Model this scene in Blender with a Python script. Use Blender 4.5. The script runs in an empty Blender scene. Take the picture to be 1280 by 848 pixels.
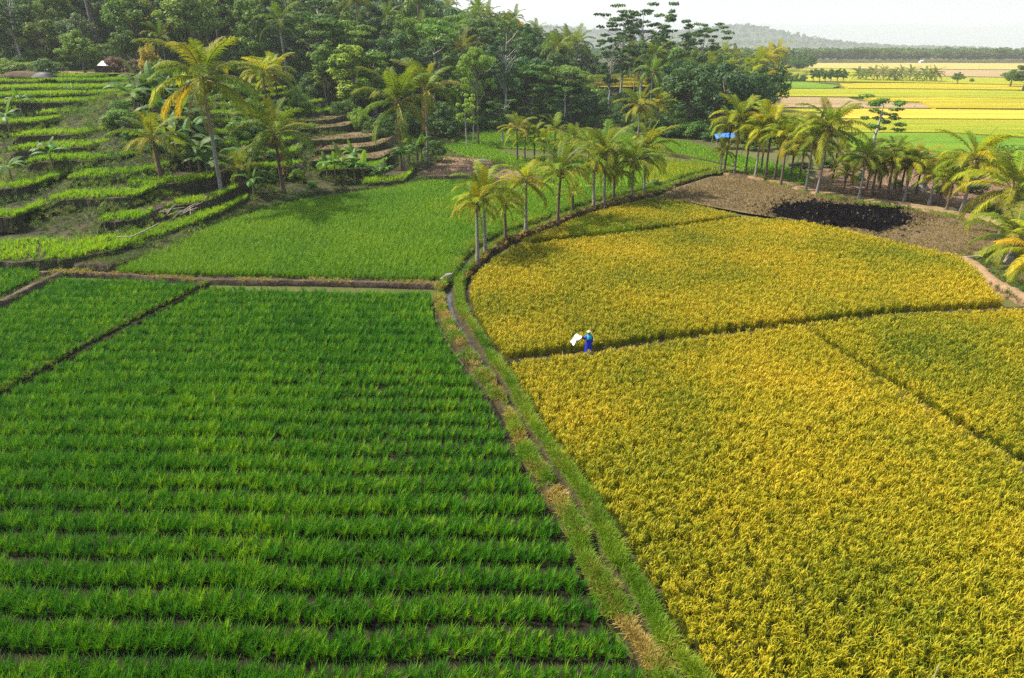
import bpy, math, random
import numpy as np
from mathutils import Vector, Matrix

random.seed(7)
rng = np.random.default_rng(7)
R = math.radians
sc = bpy.context.scene
col = sc.collection

# ------------------------------------------------------------------ camera, sky, sun, exposure
CAM_H = 15.0
PITCH = R(23.2)
FPX = 853.0
cam_data = bpy.data.cameras.new('camera')
cam_data.sensor_width = 36.0
cam_data.lens = FPX / 1280 * 36.0
cam_data.clip_start = 0.5
cam_data.clip_end = 12000
cam = bpy.data.objects.new('camera', cam_data)
col.objects.link(cam)
cam.location = (0, 0, CAM_H)
cam.rotation_euler = (R(90) - PITCH, 0, 0)
sc.camera = cam

SUN_ELEV = R(52)
SUN_DIR = Vector((-0.97, 0.24, 0)).normalized()       # towards the sun, on the map
w = bpy.data.worlds.new('World')
sc.world = w
w.use_nodes = True
wn = w.node_tree
bg = wn.nodes['Background']
sky = wn.nodes.new('ShaderNodeTexSky')
sky.sky_type = 'NISHITA'
sky.sun_disc = False
sky.sun_elevation = SUN_ELEV
sky.sun_rotation = math.atan2(SUN_DIR.x, SUN_DIR.y)
sky.air_density = 1.0
sky.dust_density = 3.5
sky.ozone_density = 1.0
bg.inputs['Strength'].default_value = 0.15
wn.links.new(sky.outputs['Color'], bg.inputs['Color'])

sun_data = bpy.data.lights.new('sun', 'SUN')
sun_data.energy = 5.0
sun_data.angle = R(0.5)
sun_data.color = (1.0, 0.91, 0.76)
sun = bpy.data.objects.new('sun', sun_data)
col.objects.link(sun)
sv = Vector((SUN_DIR.x * math.cos(SUN_ELEV), SUN_DIR.y * math.cos(SUN_ELEV), math.sin(SUN_ELEV)))
sun.rotation_euler = sv.to_track_quat('Z', 'Y').to_euler()

vs = sc.view_settings
vs.view_transform = 'Standard'
vs.look = 'None'
vs.exposure = 0.72
vs.gamma = 1.0
vs.use_curve_mapping = False
cy = sc.cycles
cy.max_bounces = 4
cy.diffuse_bounces = 1
cy.glossy_bounces = 2
cy.transmission_bounces = 2
cy.transparent_max_bounces = 4
cy.volume_bounces = 1
cy.caustics_reflective = False
cy.caustics_refractive = False
cy.use_adaptive_sampling = False
cy.use_denoising = False
cy.sample_clamp_indirect = 4.0

# ------------------------------------------------------------------ projection helpers
CP, SP = math.cos(PITCH), math.sin(PITCH)
def ray(px, py):
    u = (px - 640) / FPX
    v = (424 - py) / FPX
    return u, CP + v * SP, -SP + v * CP
def G(px, py, z=0.0):
    dx, dy, dz = ray(px, py)
    t = (z - CAM_H) / dz
    return (dx * t, dy * t, z)
def GX(px, Y, z):
    return (px - 640) / FPX * (Y * CP + (CAM_H - z) * SP)
def ztop(px, py, Y):
    dx, dy, dz = ray(px, py)
    return CAM_H + Y * dz / dy
def PX(X, Y, z):
    return 640 + FPX * X / (Y * CP + (CAM_H - z) * SP)
def poly(pts, z=0.0):
    return np.array([G(p[0], p[1], z)[:2] for p in pts])

# ------------------------------------------------------------------ node helpers
def newmat(name):
    m = bpy.data.materials.new(name)
    m.use_nodes = True
    nt = m.node_tree
    for n in list(nt.nodes):
        nt.nodes.remove(n)
    return m, nt
def nd(nt, t, **kw):
    n = nt.nodes.new(t)
    for k, v in kw.items():
        setattr(n, k, v)
    return n
def ramp(nt, fac, stops):
    r = nd(nt, 'ShaderNodeValToRGB')
    e = r.color_ramp.elements
    while len(e) < len(stops):
        e.new(0.5)
    for i, (p, c) in enumerate(stops):
        e[i].position = p
        e[i].color = (*c, 1)
    nt.links.new(fac, r.inputs[0])
    return r.outputs[0]
def noise(nt, scale, detail=3, rough=0.55, vec=None):
    n = nd(nt, 'ShaderNodeTexNoise')
    n.inputs['Scale'].default_value = scale
    n.inputs['Detail'].default_value = detail
    n.inputs['Roughness'].default_value = rough
    if vec is None:
        g = nd(nt, 'ShaderNodeNewGeometry')
        vec = g.outputs['Position']
    nt.links.new(vec, n.inputs['Vector'])
    return n.outputs['Fac']
def mixc(nt, fac, a, b, mode='MIX'):
    m = nd(nt, 'ShaderNodeMix', data_type='RGBA', blend_type=mode)
    for sock, v in ((m.inputs[0], fac), (m.inputs[6], a), (m.inputs[7], b)):
        if hasattr(v, 'is_linked'):
            nt.links.new(v, sock)
        elif isinstance(v, tuple):
            sock.default_value = (*v, 1)
        else:
            sock.default_value = v
    return m.outputs[2]
def math_n(nt, op, a, b=0.0, clamp=False):
    m = nd(nt, 'ShaderNodeMath', operation=op, use_clamp=clamp)
    for i, v in enumerate((a, b)):
        if hasattr(v, 'is_linked'):
            nt.links.new(v, m.inputs[i])
        else:
            m.inputs[i].default_value = v
    return m.outputs[0]
def finish_leaf(nt, colr, trans=0.35, rough=0.55, spec=0.25, tcol=None):
    p = nd(nt, 'ShaderNodeBsdfPrincipled')
    p.inputs['Roughness'].default_value = rough
    p.inputs['Specular IOR Level'].default_value = spec
    nt.links.new(colr, p.inputs['Base Color'])
    t = nd(nt, 'ShaderNodeBsdfTranslucent')
    nt.links.new(mixc(nt, 1.0, colr, tcol or (1.25, 1.15, 0.6), 'MULTIPLY'), t.inputs['Color'])
    mx = nd(nt, 'ShaderNodeMixShader')
    mx.inputs[0].default_value = trans
    nt.links.new(p.outputs[0], mx.inputs[1])
    nt.links.new(t.outputs[0], mx.inputs[2])
    o = nd(nt, 'ShaderNodeOutputMaterial')
    nt.links.new(mx.outputs[0], o.inputs['Surface'])
def finish_solid(nt, colr, rough=0.9, bump=None, bstr=0.5, bdist=0.05, spec=0.3):
    p = nd(nt, 'ShaderNodeBsdfPrincipled')
    if hasattr(rough, 'is_linked'):
        nt.links.new(rough, p.inputs['Roughness'])
    else:
        p.inputs['Roughness'].default_value = rough
    p.inputs['Specular IOR Level'].default_value = spec
    if isinstance(colr, tuple):
        p.inputs['Base Color'].default_value = (*colr, 1)
    else:
        nt.links.new(colr, p.inputs['Base Color'])
    if bump is not None:
        b = nd(nt, 'ShaderNodeBump')
        b.inputs['Strength'].default_value = bstr
        b.inputs['Distance'].default_value = bdist
        nt.links.new(bump, b.inputs['Height'])
        nt.links.new(b.outputs[0], p.inputs['Normal'])
    o = nd(nt, 'ShaderNodeOutputMaterial')
    nt.links.new(p.outputs[0], o.inputs['Surface'])
def rnd(nt):
    return nd(nt, 'ShaderNodeObjectInfo').outputs['Random']
def leaf_mat(name, stops, patch=0.12, trans=0.35, hue=None, rough=0.55, spec=0.25, tint=False, fine=0.0, pw=0.55):
    """leaf colour from world-space patches and each clump's own random number"""
    m, nt = newmat(name)
    f = noise(nt, patch, 3)
    r = rnd(nt)
    v = math_n(nt, 'ADD', math_n(nt, 'MULTIPLY', math_n(nt, 'SUBTRACT', f, 0.5), pw * 3), math_n(nt, 'MULTIPLY', math_n(nt, 'SUBTRACT', r, 0.5), 1 - pw))
    if fine:
        v = math_n(nt, 'ADD', v, math_n(nt, 'MULTIPLY', math_n(nt, 'SUBTRACT', noise(nt, fine, 1), 0.5), 1.0))
    v = math_n(nt, 'ADD', v, 0.5, True)
    c = ramp(nt, v, stops)
    if tint:
        oi = nd(nt, 'ShaderNodeObjectInfo')
        c = mixc(nt, 1.0, c, oi.outputs['Color'], 'MULTIPLY')
    finish_leaf(nt, c, trans, rough, spec)
    return m
def solid_mat(name, stops, scale, rough=0.9, bstr=0.5, bdist=0.08, detail=5, spec=0.2, bscale=None):
    m, nt = newmat(name)
    f = noise(nt, scale, detail, 0.6)
    c = ramp(nt, f, stops)
    b = noise(nt, bscale or scale * 4, 4, 0.65)
    finish_solid(nt, c, rough, b, bstr, bdist, spec)
    return m

M = {}
M['rice_green'] = leaf_mat('rice_green', [(0.0, (0.019, 0.121, 0.001)), (0.5, (0.063, 0.237, 0.002)), (1.0, (0.225, 0.413, 0.003))], 0.13, 0.30, fine=8.0, pw=0.35)
M['rice_mid'] = leaf_mat('rice_mid', [(0.0, (0.078, 0.218, 0.003)), (0.5, (0.136, 0.302, 0.004)), (1.0, (0.239, 0.374, 0.006))], 0.10, 0.32, fine=6.0)
M['rice_terrace'] = leaf_mat('rice_terrace', [(0.0, (0.114, 0.287, 0.006)), (0.5, (0.211, 0.400, 0.007)), (1.0, (0.339, 0.487, 0.012))], 0.10, 0.42, fine=3.0)
M['rice_leaf_ripe'] = leaf_mat('rice_leaf_ripe', [(0.0, (0.058, 0.132, 0.004)), (0.45, (0.190, 0.226, 0.005)), (1.0, (0.414, 0.337, 0.006))], 0.11, 0.28, fine=13.0, pw=0.62)
M['panicle'] = leaf_mat('panicle', [(0.0, (0.146, 0.201, 0.003)), (0.5, (0.409, 0.355, 0.006)), (1.0, (0.607, 0.437, 0.014))], 0.11, 0.22, fine=13.0, pw=0.62)
M['rice_half'] = leaf_mat('rice_half', [(0.0, (0.100, 0.213, 0.005)), (0.5, (0.200, 0.294, 0.006)), (1.0, (0.375, 0.375, 0.007))], 0.11, 0.4, fine=5.0)
M['straw'] = leaf_mat('straw', [(0.0, (0.130, 0.100, 0.035)), (0.5, (0.220, 0.165, 0.060)), (1.0, (0.330, 0.255, 0.100))], 0.08, 0.2)
M['straw_pink'] = leaf_mat('straw_pink', [(0.0, (0.170, 0.100, 0.060)), (0.5, (0.270, 0.175, 0.100)), (1.0, (0.360, 0.260, 0.140))], 0.08, 0.2)
M['charred'] = leaf_mat('charred', [(0.0, (0.004, 0.003, 0.004)), (0.7, (0.008, 0.007, 0.009)), (1.0, (0.060, 0.056, 0.068))], 0.15, 0.03, spec=0.02, rough=0.9)
M['grass_green'] = leaf_mat('grass_green', [(0.0, (0.055, 0.154, 0.006)), (0.5, (0.143, 0.275, 0.009)), (1.0, (0.319, 0.363, 0.022))], 0.25, 0.35)
M['grass_dark'] = leaf_mat('grass_dark', [(0.0, (0.037, 0.094, 0.013)), (0.5, (0.081, 0.150, 0.018)), (1.0, (0.188, 0.206, 0.037))], 0.2, 0.3)
M['grass_dry'] = leaf_mat('grass_dry', [(0.0, (0.184, 0.138, 0.023)), (0.5, (0.333, 0.247, 0.052)), (1.0, (0.483, 0.368, 0.115))], 0.3, 0.25)
M['frond'] = leaf_mat('frond', [(0.0, (0.070, 0.134, 0.012)), (0.5, (0.116, 0.192, 0.014)), (1.0, (0.198, 0.244, 0.023))], 0.3, 0.42, spec=0.18, rough=0.55, tint=True)
M['frond_dead'] = leaf_mat('frond_dead', [(0.0, (0.204, 0.120, 0.042)), (0.5, (0.324, 0.204, 0.072)), (1.0, (0.456, 0.324, 0.132))], 0.3, 0.25)
M['rachis'] = solid_mat('rachis', [(0.3, (0.22, 0.20, 0.05)), (0.7, (0.34, 0.28, 0.09))], 3, 0.6, 0.1)
M['banana_leaf'] = leaf_mat('banana_leaf', [(0.0, (0.060, 0.150, 0.020)), (0.5, (0.095, 0.215, 0.030)), (1.0, (0.180, 0.290, 0.050))], 0.6, 0.45, spec=0.25, rough=0.5, tint=True)
M['banana_stem'] = solid_mat('banana_stem', [(0.3, (0.14, 0.15, 0.05)), (0.7, (0.26, 0.20, 0.10))], 3, 0.7, 0.3)
LEAF = {
    'dark':   [(0.0, (0.031, 0.082, 0.023)), (0.5, (0.058, 0.138, 0.031)), (1.0, (0.117, 0.205, 0.047))],
    'mid':    [(0.0, (0.058, 0.147, 0.019)), (0.5, (0.108, 0.216, 0.027)), (1.0, (0.205, 0.313, 0.043))],
    'light':  [(0.0, (0.108, 0.235, 0.019)), (0.5, (0.186, 0.332, 0.027)), (1.0, (0.332, 0.431, 0.047))],
    'blue':   [(0.0, (0.043, 0.113, 0.043)), (0.5, (0.074, 0.166, 0.058)), (1.0, (0.138, 0.235, 0.082))],
    'yellow': [(0.0, (0.216, 0.235, 0.027)), (0.5, (0.371, 0.352, 0.035)), (1.0, (0.608, 0.470, 0.058))],
    'purple': [(0.0, (0.117, 0.069, 0.069)), (0.5, (0.196, 0.117, 0.101)), (1.0, (0.293, 0.205, 0.138))],
}
for k, s in LEAF.items():
    M['leaf_' + k] = leaf_mat('leaf_' + k, s, 0.35, 0.36, spec=0.3, tint=True, fine=0.9, pw=0.4)
def bark_mat(name, a, b, ring=True):
    m, nt = newmat(name)
    tc = nd(nt, 'ShaderNodeTexCoord')
    f = noise(nt, 3.0, 4, 0.6, tc.outputs['Object'])
    if ring:
        wv = nd(nt, 'ShaderNodeTexWave', wave_type='BANDS', bands_direction='Z')
        wv.inputs['Scale'].default_value = 3.2
        wv.inputs['Distortion'].default_value = 2.0
        nt.links.new(tc.outputs['Object'], wv.inputs['Vector'])
        f = math_n(nt, 'ADD', math_n(nt, 'MULTIPLY', f, 0.65), math_n(nt, 'MULTIPLY', wv.outputs['Fac'], 0.35))
    c = ramp(nt, f, [(0.25, a), (0.75, b)])
    finish_solid(nt, c, 0.9, f, 0.6, 0.05)
    return m
M['palm_bark'] = bark_mat('palm_bark', (0.12, 0.10, 0.085), (0.40, 0.36, 0.32))
M['palm_bark_brown'] = bark_mat('palm_bark_brown', (0.07, 0.045, 0.035), (0.22, 0.15, 0.11))
M['bark'] = bark_mat('bark', (0.09, 0.07, 0.055), (0.24, 0.20, 0.16), False)
M['bark_pale'] = bark_mat('bark_pale', (0.26, 0.24, 0.22), (0.50, 0.47, 0.43), False)
M['coconut'] = solid_mat('coconut', [(0.3, (0.16, 0.15, 0.02)), (0.7, (0.36, 0.20, 0.03))], 3, 0.5, 0.1)
M['mud'] = None
def mud_mat():
    m, nt = newmat('paddy_mud')
    f = noise(nt, 0.9, 5, 0.6)
    g = noise(nt, 0.35, 2, 0.5)
    c = ramp(nt, f, [(0.3, (0.012, 0.010, 0.008)), (0.7, (0.034, 0.024, 0.018))])
    ro = math_n(nt, 'MULTIPLY_ADD', g, 0.0)
    rr = ramp(nt, g, [(0.30, (0.2, 0.2, 0.2)), (0.38, (0.95, 0.95, 0.95))])
    finish_solid(nt, c, rr, f, 0.4, 0.04, 0.08)
    return m
M['mud'] = mud_mat()
M['soil'] = solid_mat('soil', [(0.3, (0.055, 0.040, 0.028)), (0.55, (0.105, 0.076, 0.048)), (0.8, (0.17, 0.125, 0.08))], 0.7, 0.95, 0.8, 0.15)
M['soil_dark'] = solid_mat('soil_dark', [(0.3, (0.035, 0.026, 0.020)), (0.7, (0.105, 0.075, 0.052))], 0.8, 0.95, 0.9, 0.2)
M['dirt_path'] = solid_mat('dirt_path', [(0.3, (0.18, 0.115, 0.062)), (0.55, (0.26, 0.170, 0.095)), (0.8, (0.34, 0.24, 0.145))], 0.9, 0.95, 0.6, 0.08)
M['bank'] = solid_mat('bank', [(0.25, (0.026, 0.019, 0.012)), (0.5, (0.055, 0.042, 0.020)), (0.75, (0.040, 0.052, 0.014))], 0.9, 0.95, 0.9, 0.18)
M['hill_soil'] = solid_mat('hill_soil', [(0.3, (0.026, 0.024, 0.014)), (0.5, (0.045, 0.050, 0.018)), (0.75, (0.085, 0.062, 0.036))], 0.35, 0.95, 0.9, 0.4)
M['stubble_soil'] = solid_mat('stubble_soil', [(0.3, (0.085, 0.062, 0.032)), (0.7, (0.165, 0.120, 0.060))], 0.5, 0.95, 0.6, 0.1)
M['ground'] = solid_mat('ground', [(0.3, (0.05, 0.055, 0.018)), (0.5, (0.085, 0.095, 0.025)), (0.75, (0.14, 0.12, 0.045))], 0.05, 0.95, 0.5, 0.3, 8)
M['concrete'] = solid_mat('concrete', [(0.3, (0.17, 0.155, 0.14)), (0.7, (0.32, 0.29, 0.26))], 2.5, 0.9, 0.4, 0.03)
M['rock'] = solid_mat('rock', [(0.3, (0.16, 0.14, 0.12)), (0.7, (0.36, 0.33, 0.30))], 1.5, 0.9, 0.8, 0.1)
M['wood'] = solid_mat('wood', [(0.3, (0.22, 0.18, 0.13)), (0.7, (0.46, 0.40, 0.32))], 4, 0.85, 0.4, 0.02)
M['far_wood'] = solid_mat('far_wood', [(0.3, (0.025, 0.045, 0.020)), (0.7, (0.070, 0.095, 0.035))], 0.03, 0.95, 0.6, 2.0)
def plain(name, c, rough=0.7, spec=0.3):
    m, nt = newmat(name)
    f = noise(nt, 6, 3)
    cc = ramp(nt, f, [(0.25, tuple(x * 0.82 for x in c)), (0.75, c)])
    finish_solid(nt, cc, rough, f, 0.1, 0.01, spec)
    return m
M['white_cloth'] = plain('white_cloth', (0.86, 0.85, 0.84), 0.85)
M['blue_dress'] = plain('blue_dress', (0.020, 0.035, 0.48), 0.75)
M['teal_scarf'] = plain('teal_scarf', (0.02, 0.36, 0.50), 0.75)
M['skin'] = plain('skin', (0.36, 0.20, 0.12), 0.55)
M['hair'] = plain('hair', (0.02, 0.015, 0.012), 0.5)
M['straw_hat'] = plain('straw_hat', (0.62, 0.50, 0.30), 0.85)
M['blue_tarp'] = plain('blue_tarp', (0.05, 0.24, 0.80), 0.45)
M['white_tin'] = plain('white_tin', (0.75, 0.74, 0.72), 0.5)
M['dark_tin'] = plain('dark_tin', (0.03, 0.03, 0.035), 0.6)
M['plaster'] = plain('plaster', (0.78, 0.77, 0.74), 0.85)
M['rooftile'] = plain('rooftile', (0.30, 0.13, 0.08), 0.85)
M['steel'] = plain('steel', (0.5, 0.5, 0.52), 0.5)
def water_mat():
    m, nt = newmat('ditch_water')
    f = noise(nt, 2.0, 2)
    p = nd(nt, 'ShaderNodeBsdfPrincipled')
    p.inputs['Base Color'].default_value = (0.05, 0.045, 0.04, 1)
    p.inputs['Roughness'].default_value = 0.08
    b = nd(nt, 'ShaderNodeBump')
    b.inputs['Strength'].default_value = 0.08
    b.inputs['Distance'].default_value = 0.03
    nt.links.new(f, b.inputs['Height'])
    nt.links.new(b.outputs[0], p.inputs['Normal'])
    o = nd(nt, 'ShaderNodeOutputMaterial')
    nt.links.new(p.outputs[0], o.inputs['Surface'])
    return m
M['water'] = water_mat()

# ------------------------------------------------------------------ mesh helpers
class MB:
    def __init__(s):
        s.v = []; s.f = []; s.m = []
    def quad(s, a, b, c, d, mi=0):
        i = len(s.v); s.v += [a, b, c, d]; s.f.append((i, i + 1, i + 2, i + 3)); s.m.append(mi)
    def strip(s, rows, mi=0, close=False):
        """rows: list of equally long point lists"""
        i0 = len(s.v); n = len(rows[0])
        for r in rows: s.v += [tuple(p) for p in r]
        for a in range(len(rows) - 1):
            for b in range(n if close else n - 1):
                b2 = (b + 1) % n
                s.f.append((i0 + a * n + b, i0 + a * n + b2, i0 + (a + 1) * n + b2, i0 + (a + 1) * n + b)); s.m.append(mi)
    def tube(s, pts, rad, n=6, mi=0, cap=True):
        rows = []
        up = Vector((0.31, 0.17, 0.93)).normalized()
        pts = [Vector(p) for p in pts]
        for k, p in enumerate(pts):
            d = (pts[min(k + 1, len(pts) - 1)] - pts[max(k - 1, 0)]).normalized()
            a = d.cross(up)
            if a.length < 0.2: a = d.cross(Vector((1, 0, 0)))
            a.normalize(); b = d.cross(a)
            rows.append([tuple(p + (a * math.cos(2 * math.pi * j / n) + b * math.sin(2 * math.pi * j / n)) * rad[k]) for j in range(n)])
        s.strip(rows, mi, True)
        if cap:
            i = len(s.v) - n
            s.f.append(tuple(range(i, i + n))); s.m.append(mi)
    def box(s, c, h, mi=0, rot=0.0):
        i = len(s.v); ca, sa = math.cos(rot), math.sin(rot)
        for z in (-1, 1):
            for x, y in ((-1, -1), (1, -1), (1, 1), (-1, 1)):
                X, Y = x * h[0], y * h[1]
                s.v.append((c[0] + X * ca - Y * sa, c[1] + X * sa + Y * ca, c[2] + z * h[2]))
        for q in ((0, 3, 2, 1), (4, 5, 6, 7), (0, 1, 5, 4), (1, 2, 6, 5), (2, 3, 7, 6), (3, 0, 4, 7)):
            s.f.append(tuple(i + k for k in q)); s.m.append(mi)
    def mesh(s, name, mats, smooth=False):
        me = bpy.data.meshes.new(name)
        me.from_pydata(s.v, [], s.f)
        for m in mats: me.materials.append(m)
        if len(mats) > 1: me.polygons.foreach_set('material_index', s.m)
        if smooth: me.polygons.foreach_set('use_smooth', [True] * len(s.f))
        me.update()
        return me
def link(name, me, parent=None):
    o = bpy.data.objects.new(name, me)
    col.objects.link(o)
    if parent: o.parent = parent
    return o
def tag(o, label=None, cat=None, group=None, kind=None):
    if label: o['label'] = label
    if cat: o['category'] = cat
    if group: o['group'] = group
    if kind: o['kind'] = kind
    return o
def empty(name, loc, rz=0.0, s=1.0):
    o = bpy.data.objects.new(name, None)
    o.empty_display_size = 0.2
    col.objects.link(o)
    o.location = loc; o.rotation_euler = (0, 0, rz)
    o.scale = (s, s, s) if not isinstance(s, tuple) else s
    return o

# ------------------------------------------------------------------ scatter with geometry nodes (only for stuff)
_trees = {}
def proto_collection(name, meshes):
    c = bpy.data.collections.new(name)
    for k, me in enumerate(meshes):
        o = bpy.data.objects.new('%s_%02d' % (name, k), me)
        c.objects.link(o)
    return c
def gn_tree(pc):
    if pc.name in _trees: return _trees[pc.name]
    ng = bpy.data.node_groups.new('scatter_' + pc.name, 'GeometryNodeTree')
    ng.interface.new_socket('Geometry', in_out='INPUT', socket_type='NodeSocketGeometry')
    ng.interface.new_socket('Geometry', in_out='OUTPUT', socket_type='NodeSocketGeometry')
    i = ng.nodes.new('NodeGroupInput'); o = ng.nodes.new('NodeGroupOutput')
    iop = ng.nodes.new('GeometryNodeInstanceOnPoints')
    ci = ng.nodes.new('GeometryNodeCollectionInfo')
    ci.inputs['Collection'].default_value = pc
    ci.inputs['Separate Children'].default_value = True
    ci.inputs['Reset Children'].default_value = True
    def attr(n, t):
        a = ng.nodes.new('GeometryNodeInputNamedAttribute'); a.data_type = t
        a.inputs['Name'].default_value = n
        return [s for s in a.outputs if s.enabled][0]
    L = ng.links.new
    L(i.outputs[0], iop.inputs['Points'])
    L(ci.outputs[0], iop.inputs['Instance'])
    iop.inputs['Pick Instance'].default_value = True
    L(attr('pick', 'INT'), iop.inputs['Instance Index'])
    e = ng.nodes.new('FunctionNodeEulerToRotation')
    L(attr('rot', 'FLOAT_VECTOR'), e.inputs[0])
    L(e.outputs[0], iop.inputs['Rotation'])
    L(attr('scl', 'FLOAT_VECTOR'), iop.inputs['Scale'])
    L(iop.outputs[0], o.inputs[0])
    _trees[pc.name] = ng
    return ng
def scatter(name, pts, pc, scl, label, cat, tilt=0.12, rot=None, pick=None, parent=None):
    pts = np.asarray(pts, dtype=np.float32)
    n = len(pts)
    if n == 0: return None
    scl = np.asarray(scl, dtype=np.float32)
    if scl.ndim == 0: scl = np.full(n, float(scl), dtype=np.float32)
    if scl.ndim == 1: scl = np.repeat(scl[:, None], 3, 1)
    me = bpy.data.meshes.new(name)
    me.vertices.add(n)
    me.vertices.foreach_set('co', pts.ravel())
    if rot is None:
        rot = np.stack([rng.normal(0, tilt, n), rng.normal(0, tilt, n), rng.uniform(0, 6.283, n)], 1)
    a = me.attributes.new('rot', 'FLOAT_VECTOR', 'POINT'); a.data.foreach_set('vector', rot.astype(np.float32).ravel())
    a = me.attributes.new('scl', 'FLOAT_VECTOR', 'POINT'); a.data.foreach_set('vector', scl.ravel())
    if pick is None: pick = rng.integers(0, len(pc.objects), n)
    a = me.attributes.new('pick', 'INT', 'POINT'); a.data.foreach_set('value', np.asarray(pick, dtype=np.int32))
    o = link(name, me, parent)
    md = o.modifiers.new('scatter', 'NODES')
    md.node_group = gn_tree(pc)
    if parent is None: tag(o, label, cat, None, 'stuff')
    else: o['kind'] = 'stuff'
    return o

def in_poly(P, x, y):
    n = len(P); c = np.zeros(len(x), bool); j = n - 1
    for i in range(n):
        xi, yi = P[i]; xj, yj = P[j]
        if yi != yj:
            k = ((yi > y) != (yj > y)) & (x < (xj - xi) * (y - yi) / (yj - yi) + xi)
            c ^= k
        j = i
    return c
def grid_points(P, sp, jit, rot=0.0, rows=None):
    """points on a planting grid inside polygon P; rows=(count, spacing, gap) leaves an alley after each block of rows"""
    ca, sa = math.cos(rot), math.sin(rot)
    Q = np.stack([P[:, 0] * ca + P[:, 1] * sa, -P[:, 0] * sa + P[:, 1] * ca], 1)
    x = np.arange(Q[:, 0].min(), Q[:, 0].max(), sp)
    if rows:
        k, rs, gp = rows
        per = (k - 1) * rs + gp
        base = np.arange(math.floor(Q[:, 1].min() / per) * per, Q[:, 1].max(), per)
        y = (base[:, None] + np.arange(k)[None, :] * rs).ravel()
    else:
        y = np.arange(Q[:, 1].min(), Q[:, 1].max(), sp)
    X, Y = np.meshgrid(x, y)
    X = X.ravel() + rng.normal(0, jit, X.size); Y = Y.ravel() + rng.normal(0, jit, Y.size)
    if rows:
        Y = Y + 0.10 * np.sin(X * 0.31) + 0.06 * np.sin(X * 0.83 + Y * 0.2)
    k = in_poly(Q, X, Y)
    X, Y = X[k], Y[k]
    return np.stack([X * ca - Y * sa, X * sa + Y * ca], 1)

# ------------------------------------------------------------------ small plants used by the scatters
def blade(mb, base, az, lean, h, wd, curl, mi=0, n=3, tipw=0.1):
    p = Vector(base); el = math.pi / 2 - lean
    d2 = Vector((math.cos(az), math.sin(az), 0)); side = Vector((-d2.y, d2.x, 0))
    rows = []
    for k in range(n + 1):
        t = k / n
        ww = wd * (1 - t ** 1.6) * 0.5 + wd * tipw * 0.5
        if t == 0: ww *= 0.6
        rows.append([tuple(p - side * ww), tuple(p + side * ww)])
        p = p + (d2 * math.cos(el) + Vector((0, 0, 1)) * math.sin(el)) * (h / n)
        el -= curl / n
    mb.strip(rows, mi)
def tuft(name, n, h, wd, spread, curl, mats, rad=0.05, seed=0):
    r = random.Random(seed); mb = MB()
    for k in range(n):
        a = r.uniform(0, 6.283)
        q = r.uniform(0, rad)
        b = r.uniform(0, 6.283)
        blade(mb, (q * math.cos(b), q * math.sin(b), 0), a, r.uniform(0.05, spread), h * r.uniform(0.65, 1.1), wd * r.uniform(0.7, 1.2), curl * r.uniform(0.3, 1.4), r.randrange(len(mats)), 3)
    return mb.mesh(name, mats)
def ripe_clump(name, seed, mats):
    r = random.Random(seed); mb = MB()
    for k in range(13):
        a = r.uniform(0, 6.283); b = r.uniform(0, 6.283)
        blade(mb, (0.05 * math.cos(b), 0.05 * math.sin(b), 0), a, r.uniform(0.03, 0.24), 0.74 * r.uniform(0.72, 1.12), 0.015, r.uniform(0.1, 0.7), 0, 3)
    for k in range(14):
        a = r.uniform(0, 6.283); b = r.uniform(0, 6.283); q = r.uniform(0.02, 0.15)
        # the stalk is hidden in the clump, the head arches over
        base = Vector((q * math.cos(b), q * math.sin(b), 0.50 + r.uniform(-0.12, 0.14)))
        blade(mb, base, a, r.uniform(0.05, 0.45), 0.16 * r.uniform(0.8, 1.3), 0.019, r.uniform(0.6, 2.0), 1, 3, 0.5)
    return mb.mesh(name, mats)
PC = {}
PC['green'] = proto_collection('green_clump', [tuft('rice_clump', 30, 0.56, 0.024, 0.28, 0.75, [M['rice_green']], 0.05, k) for k in range(5)])
PC['mid'] = proto_collection('mid_clump', [tuft('rice_clump', 22, 0.60, 0.024, 0.45, 0.8, [M['rice_mid']], 0.07, 20 + k) for k in range(5)])
PC['terr'] = proto_collection('terrace_clump', [tuft('rice_clump', 16, 0.60, 0.05, 0.50, 0.7, [M['rice_terrace']], 0.10, 30 + k) for k in range(4)])
PC['ripe'] = proto_collection('ripe_clump', [ripe_clump('ripe_clump', 40 + k, [M['rice_leaf_ripe'], M['panicle']]) for k in range(6)])
PC['half'] = proto_collection('half_clump', [ripe_clump('half_clump', 50 + k, [M['rice_half'], M['rice_half']]) for k in range(4)])
PC['stub'] = proto_collection('stubble_tuft', [tuft('stubble', 10, 0.26, 0.035, 0.9, 0.5, [M['straw']], 0.10, 60 + k) for k in range(4)])
PC['stubp'] = proto_collection('stubble_pink', [tuft('stubble', 10, 0.30, 0.035, 0.7, 0.5, [M['straw_pink']], 0.10, 66 + k) for k in range(4)])
PC['char'] = proto_collection('charred_tuft', [tuft('charred', 14, 0.30, 0.06, 1.2, 0.8, [M['charred']], 0.2, 70 + k) for k in range(4)])
PC['ggrass'] = proto_collection('grass_green', [tuft('grass', 18, 0.34, 0.022, 1.0, 0.9, [M['grass_green']], 0.14, 80 + k) for k in range(4)])
PC['dgrass'] = proto_collection('grass_dark', [tuft('grass', 16, 0.42, 0.035, 1.0, 0.9, [M['grass_dark']], 0.16, 90 + k) for k in range(4)])
PC['dry'] = proto_collection('grass_dry', [tuft('grass', 18, 0.30, 0.026, 0.9, 0.9, [M['grass_dry']], 0.12, 95 + k) for k in range(4)])

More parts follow.
